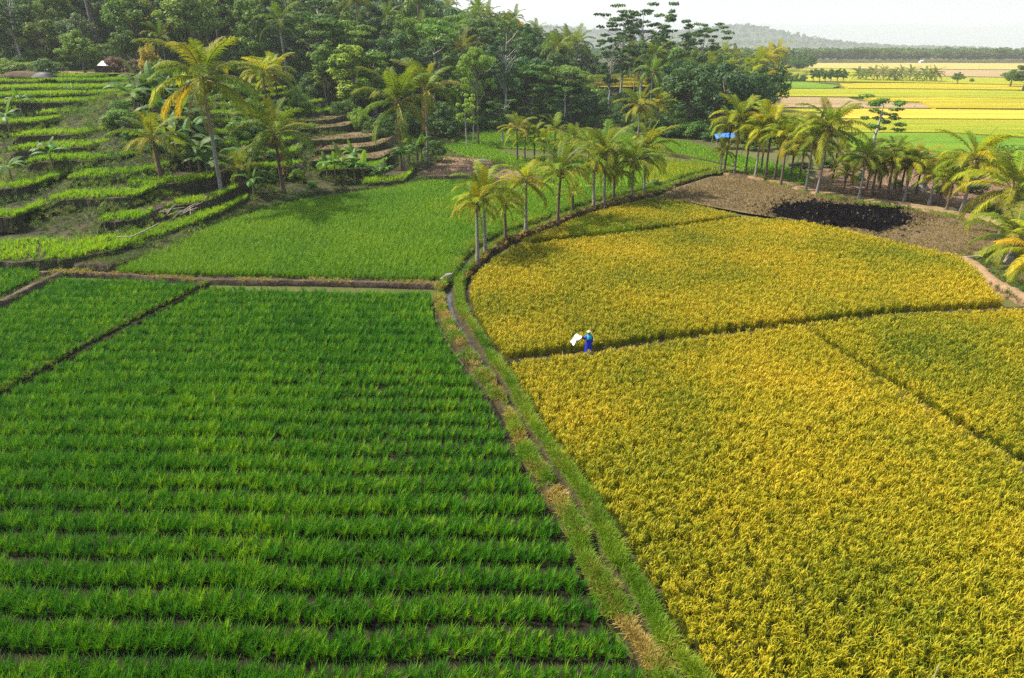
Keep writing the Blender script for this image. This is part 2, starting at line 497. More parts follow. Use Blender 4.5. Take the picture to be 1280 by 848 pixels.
# ------------------------------------------------------------------ the hillside terrain
# control points: pixel column, distance, height
CTRL = []
def cpx(px, Y, z): CTRL.append((GX(px, Y, z), Y, z))
S = 15 / 19
TZ1 = [(322, .7), (292, 1.2), (275, 1.8), (248, 2.5), (222, 3.3), (200, 4.1), (187, 4.9), (170, 5.7), (153, 6.6), (140, 7.4), (128, 8.1), (118, 8.8), (110, 9.4), (101, 10.0), (90, 10.6)]
for py, z in TZ1:
    for px in (-150, 0, 80, 160):
        CTRL.append(G(px, py + (8 if px > 100 else 0), z))
for px, py, z in ((290, 262, 0.3), (330, 258, .3), (380, 243, .3), (480, 236, .3), (525, 224, .3), (250, 240, 1.6), (330, 235, 1.2), (250, 200, 3.0), (330, 200, 2.4),
                  (440, 226, .7), (440, 210, 1.4), (440, 200, 2.0), (430, 183, 2.8), (430, 172, 3.4), (410, 157, 4.3), (400, 141, 5.3), (400, 130, 6.0),
                  (490, 215, 0.9), (500, 200, 1.2), (500, 180, 2.0), (330, 165, 4.6), (330, 140, 6.6), (260, 160, 5.2), (260, 130, 7.6)):
    CTRL.append(G(px, py, z))
for px, Y, z in ((0, 135, 12.4), (150, 135, 12.2), (300, 132, 10.5), (420, 130, 7.5), (520, 132, 3.5), (580, 132, 1.0), (640, 140, 0), (700, 146, 0), (780, 140, 0), (860, 138, 0), (930, 150, 0),
                 (-150, 140, 13), (-150, 180, 22), (0, 180, 21), (150, 180, 20), (300, 180, 17), (450, 180, 13), (560, 180, 9), (650, 180, 5), (740, 190, 4), (830, 190, 1.5), (930, 190, 0),
                 (-150, 240, 32), (0, 240, 31), (200, 240, 29), (400, 240, 24), (560, 240, 17), (650, 240, 11), (765, 215, 6.0), (765, 240, 7.0), (850, 240, 2), (950, 240, 0),
                 (-150, 320, 38), (0, 320, 37), (300, 320, 32), (560, 320, 20), (700, 320, 12), (800, 320, 5), (860, 320, 1), (950, 320, 0), (1000, 400, 0), (850, 420, 1), (600, 420, 10), (200, 420, 25),
                 (560, 110, 0), (620, 110, 0), (620, 124, 0.3), (560, 124, .8), (700, 120, 0), (800, 110, 0), (900, 110, 0), (980, 130, 0), (600, 90, 0), (450, 80, 0), (300, 60, 0), (100, 50, 0), (-100, 50, 0)):
    cpx(px, Y, z)
CT = np.array(CTRL)
_d = np.linalg.norm(CT[:, None, :2] - CT[None, :, :2], axis=2)
_A = np.vstack([np.hstack([-_d + np.eye(len(CT)) * 3.0, np.ones((len(CT), 1))]), np.hstack([np.ones((1, len(CT))), np.zeros((1, 1))])])
_w = np.linalg.solve(_A, np.append(CT[:, 2], 0))
def hill(x, y):
    x = np.atleast_1d(np.asarray(x, float)); y = np.atleast_1d(np.asarray(y, float))
    d = np.sqrt((x[:, None] - CT[None, :, 0]) ** 2 + (y[:, None] - CT[None, :, 1]) ** 2)
    return -(d @ _w[:-1]) + _w[-1]
def hz(x, y): return max(0.0, float(hill(x, y)[0]))

# ------------------------------------------------------------------ ground
GZ = -0.25
mb = MB()
mb.quad((-8800, -250, GZ), (8800, -250, GZ), (8800, 9950, GZ), (-8800, 9950, GZ))
tag(link('ground', mb.mesh('ground', [M['ground']])), 'flat farmland plain reaching to the distant hills', 'ground', kind='structure')

gx = np.arange(-230, 130, 2.5); gy = np.arange(46, 440, 2.5)
X, Y = np.meshgrid(gx, gy)
Z = hill(X.ravel(), Y.ravel()).reshape(X.shape)
wob = 0.25 * np.sin(X * 0.21 + 1.3 * np.sin(Y * 0.13)) * np.sin(Y * 0.27) + 0.12 * np.sin(X * 0.9) * np.sin(Y * 0.8 + X * 0.3)
Zs = np.where(Z > 0.9, Z - np.interp(Z, [0.9, 2, 11, 13.5], [0.5, 1.1, 1.1, 0.3]) + wob * np.clip((Z - 0.9) / 2, 0, 1), Z - 1.4 + np.clip(Z, 0, 0.9) * 1.05)
verts = np.stack([X.ravel(), Y.ravel(), np.maximum(Zs.ravel(), -0.9)], 1)
nx = len(gx); faces = []
for j in range(len(gy) - 1):
    for i in range(nx - 1):
        a = j * nx + i
        if max(Zs[j, i], Zs[j, i + 1], Zs[j + 1, i], Zs[j + 1, i + 1]) > -0.5:
            faces.append((a, a + 1, a + nx + 1, a + nx))
me = bpy.data.meshes.new('hillside'); me.from_pydata(verts.tolist(), [], faces); me.materials.append(M['hill_soil'])
me.polygons.foreach_set('use_smooth', [True] * len(faces)); me.update()
tag(link('hillside', me), 'earthy hillside rising behind the paddies under the wood', 'hillside', kind='structure')

# ------------------------------------------------------------------ the ditch corridor between green and yellow fields
LP = [(848, 905), (812, 848), (790, 803), (757, 763), (735, 724), (720, 690), (705, 652), (690, 632), (668, 597), (650, 570), (633, 528), (606, 483), (588, 462), (560, 420), (545, 388), (542, 364), (556, 347), (562, 335), (572, 316), (597, 297), (627, 286), (657, 276), (690, 265), (714, 256), (752, 245), (790, 237), (817, 232), (850, 221), (887, 211)]
DP = [(890, 905), (848, 845), (802, 795), (775, 735), (740, 688), (731, 660), (720, 635), (700, 602), (680, 575), (652, 532), (636, 500), (613, 462), (602, 446), (581, 414), (566, 390), (561, 368), (566, 352), (577, 338), (588, 322), (607, 305), (632, 294), (661, 284), (696, 271), (718, 261), (754, 251), (797, 241), (823, 236), (855, 223), (890, 214)]
RP = [(925, 905), (882, 848), (855, 810), (820, 750), (787, 697), (772, 665), (757, 640), (738, 612), (710, 575), (677, 532), (655, 495), (643, 473), (621, 445), (598, 406), (583, 380), (583, 354), (590, 340), (603, 328), (617, 316), (640, 302), (662, 293), (702, 278), (722, 268), (765, 257), (803, 246), (830, 240), (861, 226), (893, 217), (897, 217)][:29]
def resample(pts, m):
    P = np.array(pts, float); n = len(P)
    t = np.linspace(0, n - 1, m); i = np.minimum(t.astype(int), n - 2); f = (t - i)[:, None]
    # smooth with Catmull-Rom
    p0 = P[np.maximum(i - 1, 0)]; p1 = P[i]; p2 = P[i + 1]; p3 = P[np.minimum(i + 2, n - 1)]
    return 0.5 * ((2 * p1) + (-p0 + p2) * f + (2 * p0 - 5 * p1 + 4 * p2 - p3) * f ** 2 + (-p0 + 3 * p1 - 3 * p2 + p3) * f ** 3)
NC = 420
Lw = resample([G(a, b, 0.15)[:2] for a, b in LP], NC)
Dw = resample([G(a, b, 0.05)[:2] for a, b in DP], NC)
Rw = resample([G(a, b, 0.15)[:2] for a, b in RP], NC)
def wobble(n, amp, f0, ph):
    t = np.arange(n)
    return amp * (np.sin(t * f0 + ph) + 0.6 * np.sin(t * f0 * 2.3 + ph * 2) + 0.4 * np.sin(t * f0 * 5.1 + ph * 3))
CORR = [(0, 0.0, -0.25), (0, 0.10, 0.16), (0, 0.35, 0.28), (0, 0.55, 0.27), (0, 0.72, 0.12), (1, 0.0, -0.22), (1, 0.24, 0.08), (1, 0.42, 0.27), (1, 0.66, 0.26), (1, 0.80, 0.08), (1, 1.0, -0.25)]
cor = []
for ci, (sd, f, z) in enumerate(CORR):
    A, B = (Lw, Dw) if sd == 0 else (Dw, Rw)
    q = A + (B - A) * f
    q = q + np.stack([wobble(NC, 0.05, 0.21, ci * 1.7), wobble(NC, 0.03, 0.17, ci * 2.9)], 1)
    zz = z + (wobble(NC, 0.035, 0.19, ci * 2.1) if z > 0 else 0)
    cor.append(np.column_stack([q, np.full(NC, z) if z <= 0 else zz]))
cor = np.array(cor)                       # (11, NC, 3)
mb = MB(); mb.strip([[tuple(cor[c, k]) for c in range(11)] for k in range(NC)])
tag(link('ditch_bank', mb.mesh('ditch_bank', [M['bank']], True)), 'grassy double bank with a ditch winding between green and yellow paddies', 'bank', kind='structure')
mb = MB()
mb.strip([[tuple(cor[4, k] * [1, 1, 0] + [0, 0, -0.075]), tuple(cor[6, k] * [1, 1, 0] + [0, 0, -0.075])] for k in range(NC)])
tag(link('ditch_water', mb.mesh('ditch_water', [M['water']], True)), 'narrow strip of muddy water in the ditch', 'water', kind='structure')
def corr_points(n, a, b, k0=0, k1=NC - 1, bias_near=False):
    k = rng.uniform(k0, k1 - 1, n); c = rng.uniform(a, b, n)
    ki = k.astype(int); kf = (k - ki)[:, None]; ci = np.minimum(c.astype(int), 9); cf = (c - ci)[:, None]
    g = lambda cc, kk: cor[cc, kk]
    return (g(ci, ki) * (1 - cf) + g(np.minimum(ci + 1, 10), ki) * cf) * (1 - kf) + (g(ci, ki + 1) * (1 - cf) + g(np.minimum(ci + 1, 10), ki + 1) * cf) * kf
def patchy(P, f, ph, lo):
    q = np.sin(P[:, 0] * f + ph + 1.5 * np.sin(P[:, 1] * f * 0.7)) * np.sin(P[:, 1] * f * 1.1 + 2 * ph)
    return P[q + rng.normal(0, 0.38, len(q)) > lo]
KJ = int(NC * 15.5 / 28)       # the junction where the path turns
pg = corr_points(5200, 6.8, 8.7, 0, KJ); pg2 = patchy(corr_points(4200, 0.8, 3.3, 0, KJ), 1.3, 0.4, 0.0); pg = patchy(pg, 1.9, 1.0, -0.75)
pg3 = corr_points(2600, 0.6, 4.2, KJ, NC - 1); pg4 = corr_points(900, 6.2, 8.0, KJ, NC - 1)
allg = np.vstack([pg, pg2, pg3, pg4])
scatter('bank_grass', allg, PC['ggrass'], rng.uniform(0.35, 1.25, len(allg)), 'short green grass covering the ditch bank beside the yellow paddy', 'grass', 0.3)
pd = patchy(corr_points(3800, 0.9, 3.3, 0, KJ), 1.5, 2.2, -0.15); pd2 = patchy(corr_points(1500, 6.8, 8.7, 0, KJ), 1.1, 0.0, 0.35); pd3 = corr_points(700, 7.5, 9.3, KJ, NC - 1)
alld = np.vstack([pd, pd2, pd3])
scatter('dry_bank_grass', alld, PC['dry'], rng.uniform(0.3, 1.25, len(alld)), 'yellowed dry grass on the bank beside the dark green paddy', 'grass', 0.3)

# ------------------------------------------------------------------ low earth bunds and dirt paths
def band(name, pts, wd, h, mat, label, cat, z=0.0, m=None, base=GZ, amp=0.06):
    P = resample([G(a, b, z)[:2] for a, b in pts] if len(pts[0]) == 2 else [p[:2] for p in pts], m or 24 * len(pts))
    n = len(P); T = np.gradient(P, axis=0); T /= np.linalg.norm(T, axis=1)[:, None]; N = np.stack([-T[:, 1], T[:, 0]], 1)
    rows = []
    ww = wd * (1 + 0.12 * np.sin(np.arange(n) * 0.37) + 0.08 * np.sin(np.arange(n) * 0.91 + 2))
    for f, zz in ((-0.5, base), (-0.40, h * 0.75), (-0.18, h), (0.18, h), (0.40, h * 0.75), (0.5, base)):
        q = P + N * (ww * f)[:, None] + N * wobble(n, amp * wd, 0.4, f * 9)[:, None]
        rows.append(np.column_stack([q, np.full(n, zz) + (wobble(n, 0.02, 0.5, f * 5) if zz > 0 else 0)]))
    rows = np.array(rows)
    mb = MB(); mb.strip([[tuple(rows[c, k]) for c in range(6)] for k in range(n)])
    return tag(link(name, mb.mesh(name, [mat], True)), label, cat, kind='structure'), P
band('bund', [(-60, 344), (60, 339), (140, 341), (250, 348), (400, 350), (552, 354)], 0.30, 0.17, M['soil'], 'bare earth bund between the dark green and the light green paddies', 'bund', 0.2)
band('bund', [(-60, 404), (0, 377), (40, 357), (75, 341)], 0.55, 0.26, M['soil'], 'brown earth bund along the small green paddy at the edge', 'bund', 0.2)
band('bund', [(258, 352), (160, 400), (0, 486), (-80, 528)], 0.45, 0.2, M['bank'], 'thin grassy bund dividing the two dark green paddies', 'bund', 0.1)
BM, BMP = band('bund', [(612, 451), (735, 443), (850, 426), (1000, 406), (1120, 393), (1270, 385), (1400, 378)], 0.55, 0.15, M['bank'], 'narrow bund the woman stands on between yellow paddies', 'bund', 0.15)
band('bund', [(1000, 406), (1100, 470), (1200, 532), (1300, 590), (1400, 650)], 0.35, 0.14, M['bank'], 'narrow bund running diagonally between two yellow paddies', 'bund', 0.15)
band('bund', [(640, 307), (740, 293), (850, 280), (925, 270)], 0.4, 0.14, M['bank'], 'narrow bund behind the large yellow paddy', 'bund', 0.1)
band('bund', [(820, 240), (850, 226), (890, 216), (915, 214), (960, 222)], 0.9, 0.30, M['bank'], 'curved grassy bund at the corner of the brown field', 'bund', 0.2)
band('bund', [(690, 187), (780, 186), (850, 194), (920, 208)], 0.5, 0.25, M['bank'], 'green bund across the far paddy before the wood', 'bund', 0.2)
band('dirt_path', [(905, 214), (960, 222), (985, 229), (1022, 239), (1072, 247), (1160, 259), (1200, 267), (1260, 277), (1330, 290)], 2.3, 0.10, M['dirt_path'], 'brown dirt path along the row of palms', 'path', 0.1, amp=0.03)
band('dirt_path', [(1204, 320), (1220, 328), (1240, 346), (1262, 358), (1300, 376), (1360, 402)], 0.95, 0.33, M['dirt_path'], 'short dirt path at the edge beside the bushy palms', 'path', 0.35, amp=0.04)

def bund_grass(pts, n, wd, z, pc, name, label, lo=-0.2):
    W = resample([G(a, b, z)[:2] for a, b in pts], 300)
    i = rng.integers(0, 299, n); f = rng.random(n)[:, None]
    q = W[i] * (1 - f) + W[i + 1 - (i == 299)] * f + rng.normal(0, wd, (n, 2))
    q = patchy(q, 1.2, 0.7, lo)
    scatter(name, np.column_stack([q, np.full(len(q), z - 0.05)]), pc, rng.uniform(0.3, 0.9, len(q)), label, 'grass', 0.3)
bund_grass([(60, 339), (140, 341), (250, 348), (400, 350), (552, 354)], 900, 0.22, 0.15, PC['dry'], 'bund_grass', 'dry grass tufts along the bare earth bund', -0.1)
bund_grass([(60, 338), (140, 340), (250, 347), (400, 349), (552, 353)], 500, 0.25, 0.12, PC['ggrass'], 'bund_grass', 'green grass tufts along the bare earth bund', 0.1)
bund_grass([(-60, 404), (0, 377), (40, 357), (75, 341)], 500, 0.3, 0.15, PC['dgrass'], 'bund_grass', 'dark weeds along the brown bund at the edge', 0.0)
bund_grass([(258, 352), (160, 400), (0, 486), (-80, 528)], 900, 0.12, 0.15, PC['ggrass'], 'bund_grass', 'grass on the thin bund between dark green paddies', -0.3)
bund_grass([(820, 240), (850, 226), (890, 216), (915, 214), (960, 222)], 900, 0.4, 0.25, PC['ggrass'], 'bund_grass', 'grass on the curved bund at the brown field corner', -0.5)
bund_grass([(1204, 320), (1220, 328), (1240, 346), (1262, 358), (1300, 376)], 700, 0.75, 0.15, PC['dgrass'], 'path_weeds', 'weeds lining the short dirt path at the edge', -0.1)
bund_grass([(960, 226), (1022, 243), (1072, 252), (1160, 264), (1220, 275)], 1500, 0.45, 0.08, PC['ggrass'], 'path_weeds', 'green weeds between the dirt path and the brown field', -0.35)
# ------------------------------------------------------------------ paddies
def soil_sheet(name, P, z, mat, label):
    me = bpy.data.meshes.new(name)
    me.from_pydata([(p[0], p[1], z) for p in P], [], [tuple(range(len(P)))]); me.materials.append(mat)
    import bmesh
    bm = bmesh.new(); bm.from_mesh(me); bmesh.ops.triangulate(bm, faces=bm.faces[:]); bm.normal_update()
    for f in bm.faces:
        if f.normal.z < 0: f.normal_flip()
    bm.to_mesh(me); bm.free()
    return tag(link(name, me), label, 'field', kind='structure')
def grow(P, d):
    c = P.mean(0); v = P - c
    return c + v * (1 + d / np.linalg.norm(v, axis=1))[:, None]
left_of = lambda pts, dx: [(a + dx, b) for a, b in pts]
# top outlines of each crop in the picture, put down at the crop's own height
G1 = [(262, 356), (400, 358), (538, 362)] + [(a - 6, b) for a, b in LP[::-1][13:] if b > 384] + [(-120, 905), (-120, 556), (0, 492), (160, 406)]
G0 = [(74, 346), (160, 348), (248, 352), (150, 400), (0, 478), (-120, 540), (-120, 442), (0, 386), (40, 362)]
G00 = [(-90, 333), (0, 332), (47, 333), (47, 340), (0, 362), (-90, 402)]
G2 = [(142, 334), (210, 303), (290, 270), (325, 262), (380, 246), (430, 240), (485, 233), (527, 224), (590, 222), (640, 228), (700, 232), (780, 231), (815, 228), (790, 234), (750, 242), (712, 253), (688, 262), (655, 273), (625, 283), (595, 294), (568, 314), (556, 335), (550, 343), (440, 341), (300, 338), (200, 336)]
Y1 = [(652, 300), (700, 281), (722, 271), (765, 260), (812, 247), (850, 250), (922, 267), (850, 277), (740, 289)]
Y2 = [(646, 306), (740, 295), (850, 282), (928, 271), (1005, 277), (1110, 299), (1200, 320), (1222, 338), (1236, 358), (1256, 374), (1120, 382), (1000, 396), (840, 413), (735, 427), (632, 438), (612, 416), (590, 378), (587, 358), (596, 341), (622, 320)]
Y3 = [(634, 452), (735, 441), (840, 424), (1000, 407), (1098, 470), (1200, 533), (1300, 592), (1420, 660), (1420, 905), (944, 905), (899, 845), (871, 806), (836, 748), (801, 694), (770, 640), (722, 572), (688, 530), (655, 476)]
Y4 = [(1010, 406), (1120, 393), (1270, 384), (1400, 380), (1400, 640), (1300, 578), (1210, 526), (1108, 466)]
B2 = [(822, 247), (850, 234), (890, 221), (915, 219), (955, 226), (1020, 244), (1080, 254), (1160, 265), (1205, 274), (1240, 284), (1235, 312), (1205, 320), (1100, 298), (1010, 276), (930, 264), (855, 250)]
ASH = [(957, 263), (975, 253), (1000, 251), (1020, 250), (1050, 254), (1080, 256), (1105, 255), (1126, 259), (1131, 265), (1148, 273), (1132, 277), (1140, 280), (1120, 284), (1100, 291), (1085, 287), (1060, 284), (1035, 286), (1010, 279), (985, 273), (970, 270)]
HG, HM, HY = 0.5, 0.55, 0.66
for nm, pp, zc, lab, mt in (('paddy_soil', G1, HG, 'wet mud under the large dark green paddy', 'mud'), ('paddy_soil', G0, HG, 'wet mud under the second dark green paddy', 'mud'), ('paddy_soil', G00, HG, 'wet mud under the small green paddy at the edge', 'mud'),
                        ('paddy_soil', G2, HM, 'soil under the light green paddy', 'soil_dark'), ('paddy_soil', Y1, HY, 'soil under the narrow yellow paddy below the palms', 'soil_dark'), ('paddy_soil', Y2, HY, 'soil under the middle yellow paddy', 'soil_dark'),
                        ('paddy_soil', Y3, HY, 'soil under the large yellow paddy in front', 'soil_dark'), ('paddy_soil', Y4, HY, 'soil under the yellow paddy at the edge', 'soil_dark')):
    soil_sheet(nm, grow(poly(pp, zc), 0.35), 0.0, M[mt], lab)
soil_sheet('stubble_field', grow(poly(B2, 0.1), 0.4), 0.02, M['stubble_soil'], 'harvested brown field with a burnt black patch')
def crop(name, pp, zc, pc, sp, jit, label, smin, smax, rows=None, rot=0.0, z=0.0, keep=None):
    P = poly(pp, zc)
    q = grid_points(P, sp, jit, rot, rows)
    if keep is not None: q = q[keep(q)]
    n = len(q)
    p = np.column_stack([q, np.full(n, z)])
    lo = 1 + 0.10 * np.sin(q[:, 0] * 0.23 + 1.1 * np.sin(q[:, 1] * 0.19)) * np.sin(q[:, 1] * 0.31)
    return scatter(name, p, pc, rng.uniform(smin, smax, n) * lo, label, 'rice')
holes = rng.random(200000)
def gaps(q):
    f = np.sin(q[:, 0] * 0.7 + 2 * np.sin(q[:, 1] * 0.33)) * np.sin(q[:, 1] * 0.53 + 1.7 * np.sin(q[:, 0] * 0.41))
    return rng.random(len(q)) > np.where(f > 0.75, 0.16, 0.015)
crop('green_rice', G1, HG, PC['green'], 0.225, 0.018, 'dark green young rice planted in blocks of rows, big paddy in front', 0.75, 1.15, (5, 0.17, 0.53), R(-1.0), keep=gaps)
crop('green_rice', G0, HG, PC['green'], 0.225, 0.02, 'dark green young rice in the narrower paddy beyond the thin bund', 0.75, 1.15, (5, 0.17, 0.49), R(-1.0))
crop('green_rice', G00, HG, PC['green'], 0.24, 0.05, 'green young rice in the tiny corner paddy by the brown bund', 0.75, 1.1)
crop('light_green_rice', G2, HM, PC['mid'], 0.23, 0.07, 'light green rice in the broad paddy below the terraces', 0.8, 1.2)
GP = poly([(706, 284), (726, 270), (760, 268), (785, 274), (800, 282), (770, 288), (742, 292), (715, 291)], HY)
crop('ripe_rice', Y1, HY, PC['ripe'], 0.18, 0.08, 'golden ripe rice in the narrow paddy below the row of palms', 0.85, 1.1, keep=lambda q: ~in_poly(GP, q[:, 0], q[:, 1]) | (rng.random(len(q)) < 0.2))
crop('half_ripe_rice', Y1, HY, PC['half'], 0.235, 0.07, 'still green patch of rice within the narrow yellow paddy', 0.85, 1.1, keep=lambda q: in_poly(GP, q[:, 0], q[:, 1]))
crop('ripe_rice', Y2, HY, PC['ripe'], 0.18, 0.08, 'golden ripe rice in the middle paddy behind the woman', 0.85, 1.15)
crop('ripe_rice', Y3, HY, PC['ripe'], 0.168, 0.075, 'golden ripe rice in the large paddy in front of the woman', 0.85, 1.15)
crop('ripe_rice', Y4, HY, PC['ripe'], 0.18, 0.08, 'golden ripe rice in the paddy beyond the diagonal bund', 0.85, 1.15)
AP = poly(ASH, 0.1); AC0 = AP.mean(0)
crop('stubble', B2, 0.1, PC['stub'], 0.26, 0.06, 'cut straw stubble on the brown harvested field', 0.6, 1.1, z=0.02, keep=lambda q: (~in_poly(AP, q[:, 0], q[:, 1]) | (rng.random(len(q)) < 0.03)) & (rng.random(len(q)) > 0.25 + 0.25 * np.sin(q[:, 0] * 0.5) * np.sin(q[:, 1] * 0.7 + q[:, 0] * 0.2)))
soil_sheet('ash_patch', AC0 + (AP - AC0) * 0.93, 0.03, M['charred'], 'black burnt patch on the brown field')
AC = AP.mean(0)
qa = grid_points(AC + (AP - AC) * 1.4, 0.30, 0.14)
rr_ = in_poly(AP, qa[:, 0], qa[:, 1])
rg_ = in_poly(AC + (AP - AC) * 1.16, qa[:, 0], qa[:, 1])
qa = qa[rr_ & (rng.random(len(qa)) < 0.93) | (~rr_ & rg_ & (rng.random(len(qa)) < 0.38)) | (~rg_ & (rng.random(len(qa)) < 0.07))]
scatter('charred_straw', np.column_stack([qa, np.full(len(qa), 0.02)]), PC['char'], rng.uniform(0.35, 1.0, len(qa)), 'burnt black straw spread on the brown field', 'straw', 0.3)

# ------------------------------------------------------------------ fields farther out: slabs of crop with tufts on top
def slab(name, pp, h, mat, label, cat='field', z0=GZ, zc=None, tufts=None, sp=0.6, ssc=1.0, tlabel=None):
    P = poly(pp, h if zc is None else zc)
    # fine outline
    Q = []
    for i in range(len(P)):
        a, b = P[i], P[(i + 1) % len(P)]
        k = max(1, min(24, int(np.linalg.norm(b - a) / 3)))
        for t in range(k): Q.append(a + (b - a) * t / k + (rng.normal(0, 0.10, 2) if t else 0))
    Q = np.array(Q); n = len(Q)
    me = bpy.data.meshes.new(name)
    vv = [(q[0], q[1], h) for q in Q] + [(q[0], q[1], z0) for q in Q]
    me.from_pydata(vv, [], [tuple(range(n))] + [(i, i + n, (i + 1) % n + n, (i + 1) % n) for i in range(n)])
    me.materials.append(mat)
    import bmesh
    bm = bmesh.new(); bm.from_mesh(me); bmesh.ops.recalc_face_normals(bm, faces=bm.faces[:]); bmesh.ops.triangulate(bm, faces=bm.faces[:]); bm.to_mesh(me); bm.free()
    o = tag(link(name, me), label, cat, kind='structure')
    if tufts:
        q = grid_points(P, sp, sp * 0.3)
        scatter('field_crop', np.column_stack([q, np.full(len(q), h - 0.05)]), tufts, rng.uniform(0.7, 1.2, len(q)) * ssc, tlabel or label.replace('field', 'crop'), 'crop')
    return o
def field_mat(name, a, b, c, s=0.12):
    m, nt = newmat(name)
    mp = nd(nt, 'ShaderNodeMapping'); g = nd(nt, 'ShaderNodeNewGeometry')
    nt.links.new(g.outputs['Position'], mp.inputs[0]); mp.inputs['Scale'].default_value = (0.14, 1.0, 1.0)
    f = noise(nt, s, 5, 0.65, mp.outputs[0])
    fine = noise(nt, 2.2, 3, 0.7)
    cc = ramp(nt, f, [(0.36, a), (0.5, b), (0.64, c)])
    cc = mixc(nt, math_n(nt, 'MULTIPLY', fine, 0.5), cc, tuple(x * 0.45 for x in b))
    finish_solid(nt, cc, 0.85, fine, 1.0, 0.4, 0.15)
    return m
M['f_green'] = field_mat('f_green', (0.100, 0.22, 0.006), (0.15, 0.27, 0.008), (0.22, 0.31, 0.010))
M['f_yellow'] = field_mat('f_yellow', (0.26, 0.29, 0.010), (0.44, 0.36, 0.012), (0.56, 0.42, 0.02))
M['f_ygreen'] = field_mat('f_ygreen', (0.20, 0.28, 0.008), (0.32, 0.34, 0.012), (0.46, 0.40, 0.02))
M['f_gold'] = field_mat('f_gold', (0.56, 0.38, 0.03), (0.68, 0.46, 0.04), (0.74, 0.54, 0.08))
M['f_tan'] = field_mat('f_tan', (0.36, 0.30, 0.06), (0.46, 0.37, 0.10), (0.52, 0.42, 0.15))
M['f_pink'] = field_mat('f_pink', (0.30, 0.21, 0.10), (0.38, 0.28, 0.14), (0.46, 0.35, 0.18))
M['f_brown'] = field_mat('f_brown', (0.18, 0.115, 0.065), (0.26, 0.17, 0.10), (0.34, 0.24, 0.14))
FAR = [
    ('f_brown', [(1010, 232), (1035, 203), (1070, 190), (1150, 192), (1195, 208), (1300, 232), (1300, 268), (1180, 252), (1080, 240)], 0.06, 'bare brown field behind the palm row'),
    ('f_yellow', [(1140, 196), (1180, 193), (1300, 203), (1300, 232), (1200, 214), (1150, 210)], 0.35, 'small yellow field behind the palms'),
    ('f_pink', [(1060, 185), (1150, 184), (1300, 197), (1300, 203), (1180, 193), (1100, 192)], 0.1, 'pinkish bare strip of field behind the palms'),
    ('f_green', [(1080, 166), (1180, 166), (1320, 176), (1320, 196), (1180, 190), (1140, 184), (1070, 184), (1050, 178)], 0.5, 'bright green far field behind the slender tree'),
    ('f_ygreen', [(980, 150), (1100, 149), (1300, 150), (1340, 174), (1180, 165), (1060, 165), (985, 166)], 0.5, 'yellow green field beyond the bright green one'),
    ('f_gold', [(1035, 136), (1110, 136), (1300, 138), (1320, 149), (1130, 148), (1030, 148)], 0.45, 'golden field strip across the plain'),
    ('f_ygreen', [(970, 136), (1030, 136), (1025, 148), (985, 149)], 0.4, 'small green yellow field beside the palms'),
    ('f_pink', [(960, 121), (1060, 122), (1075, 127), (1150, 128), (1165, 135), (1030, 134.5), (960, 134)], 0.1, 'pink harvested strip on the plain'),
    ('f_yellow', [(1080, 122), (1180, 122), (1320, 124), (1320, 136), (1170, 135), (1150, 127), (1110, 126)], 0.5, 'bright yellow field on the plain'),
    ('f_ygreen', [(950, 111), (1080, 111), (1320, 114), (1320, 123), (1080, 121), (950, 120)], 0.4, 'broad yellow green field on the plain'),
    ('f_green', [(945, 101), (1000, 102), (1050, 107), (1040, 110), (950, 110)], 0.45, 'narrow green field on the plain by the palms'),
    ('f_yellow', [(1050, 104), (1140, 104), (1330, 108), (1330, 113), (1060, 110)], 0.4, 'yellow strip before the row of small far palms'),
    ('f_ygreen', [(960, 94), (1090, 95), (1330, 98.5), (1330, 107), (1140, 103), (1000, 101), (950, 100)], 0.4, 'pale yellow field around the row of small far palms'),
    ('f_pink', [(1100, 87), (1340, 88), (1340, 97.5), (1090, 94)], 0.1, 'pinkish harvested field far out'),
    ('f_ygreen', [(960, 86), (1060, 86), (1090, 94), (960, 93)], 0.4, 'greenish field far out beside the wood'),
    ('f_tan', [(1010, 79), (1180, 79), (1360, 80), (1360, 87.5), (1100, 86), (1010, 85)], 0.15, 'tan fields at the far end of the plain'),
    # before the wood
    ('f_green', [(545, 178), (600, 180), (660, 196), (700, 196), (740, 193), (800, 201), (812, 228), (700, 230), (668, 222), (620, 205)], 0.4, 'green paddy between the two rows of palms'),
    ('f_green', [(535, 160), (600, 162), (680, 164), (760, 163), (800, 168), (860, 176), (960, 200), (1010, 214), (1012, 228), (985, 222), (960, 216), (915, 206), (850, 192), (780, 184), (690, 185), (610, 180), (545, 172)], 0.4, 'bright green paddy along the foot of the wood'),
    ('f_ygreen', [(815, 226), (800, 203), (830, 198), (870, 202), (905, 210), (885, 212), (850, 221)], 0.4, 'light green paddy corner by the curved bund'),
    ('f_brown', [(505, 214), (530, 203), (560, 196), (620, 200), (668, 216), (690, 226), (640, 224), (590, 219), (530, 221)], 0.15, 'brown stubble field behind the light green paddy'),
]
tmap = {'f_green': PC['mid'], 'f_ygreen': PC['half'], 'f_yellow': PC['ripe'], 'f_gold': PC['ripe'], 'f_brown': PC['stubp'], 'f_pink': None, 'f_tan': None}
for mt, pp, h, lab in FAR:
    near = min(b for a, b in pp)
    t = tmap[mt] if max(b for a, b in pp) > 197 else None
    if t is not None:
        slab('paddy_field' if h > 0.2 else 'bare_field', pp, max(h - 0.42, 0.05) if h > 0.2 else h, M[mt], lab, zc=h, tufts=t, sp=0.42 if h > 0.2 else 0.5, ssc=0.95 if h > 0.2 else 0.9, tlabel=('rice standing on the ' if h > 0.2 else 'stubble on the ') + lab)
    else:
        slab('paddy_field' if h > 0.2 else 'bare_field', pp, h, M[mt], lab)

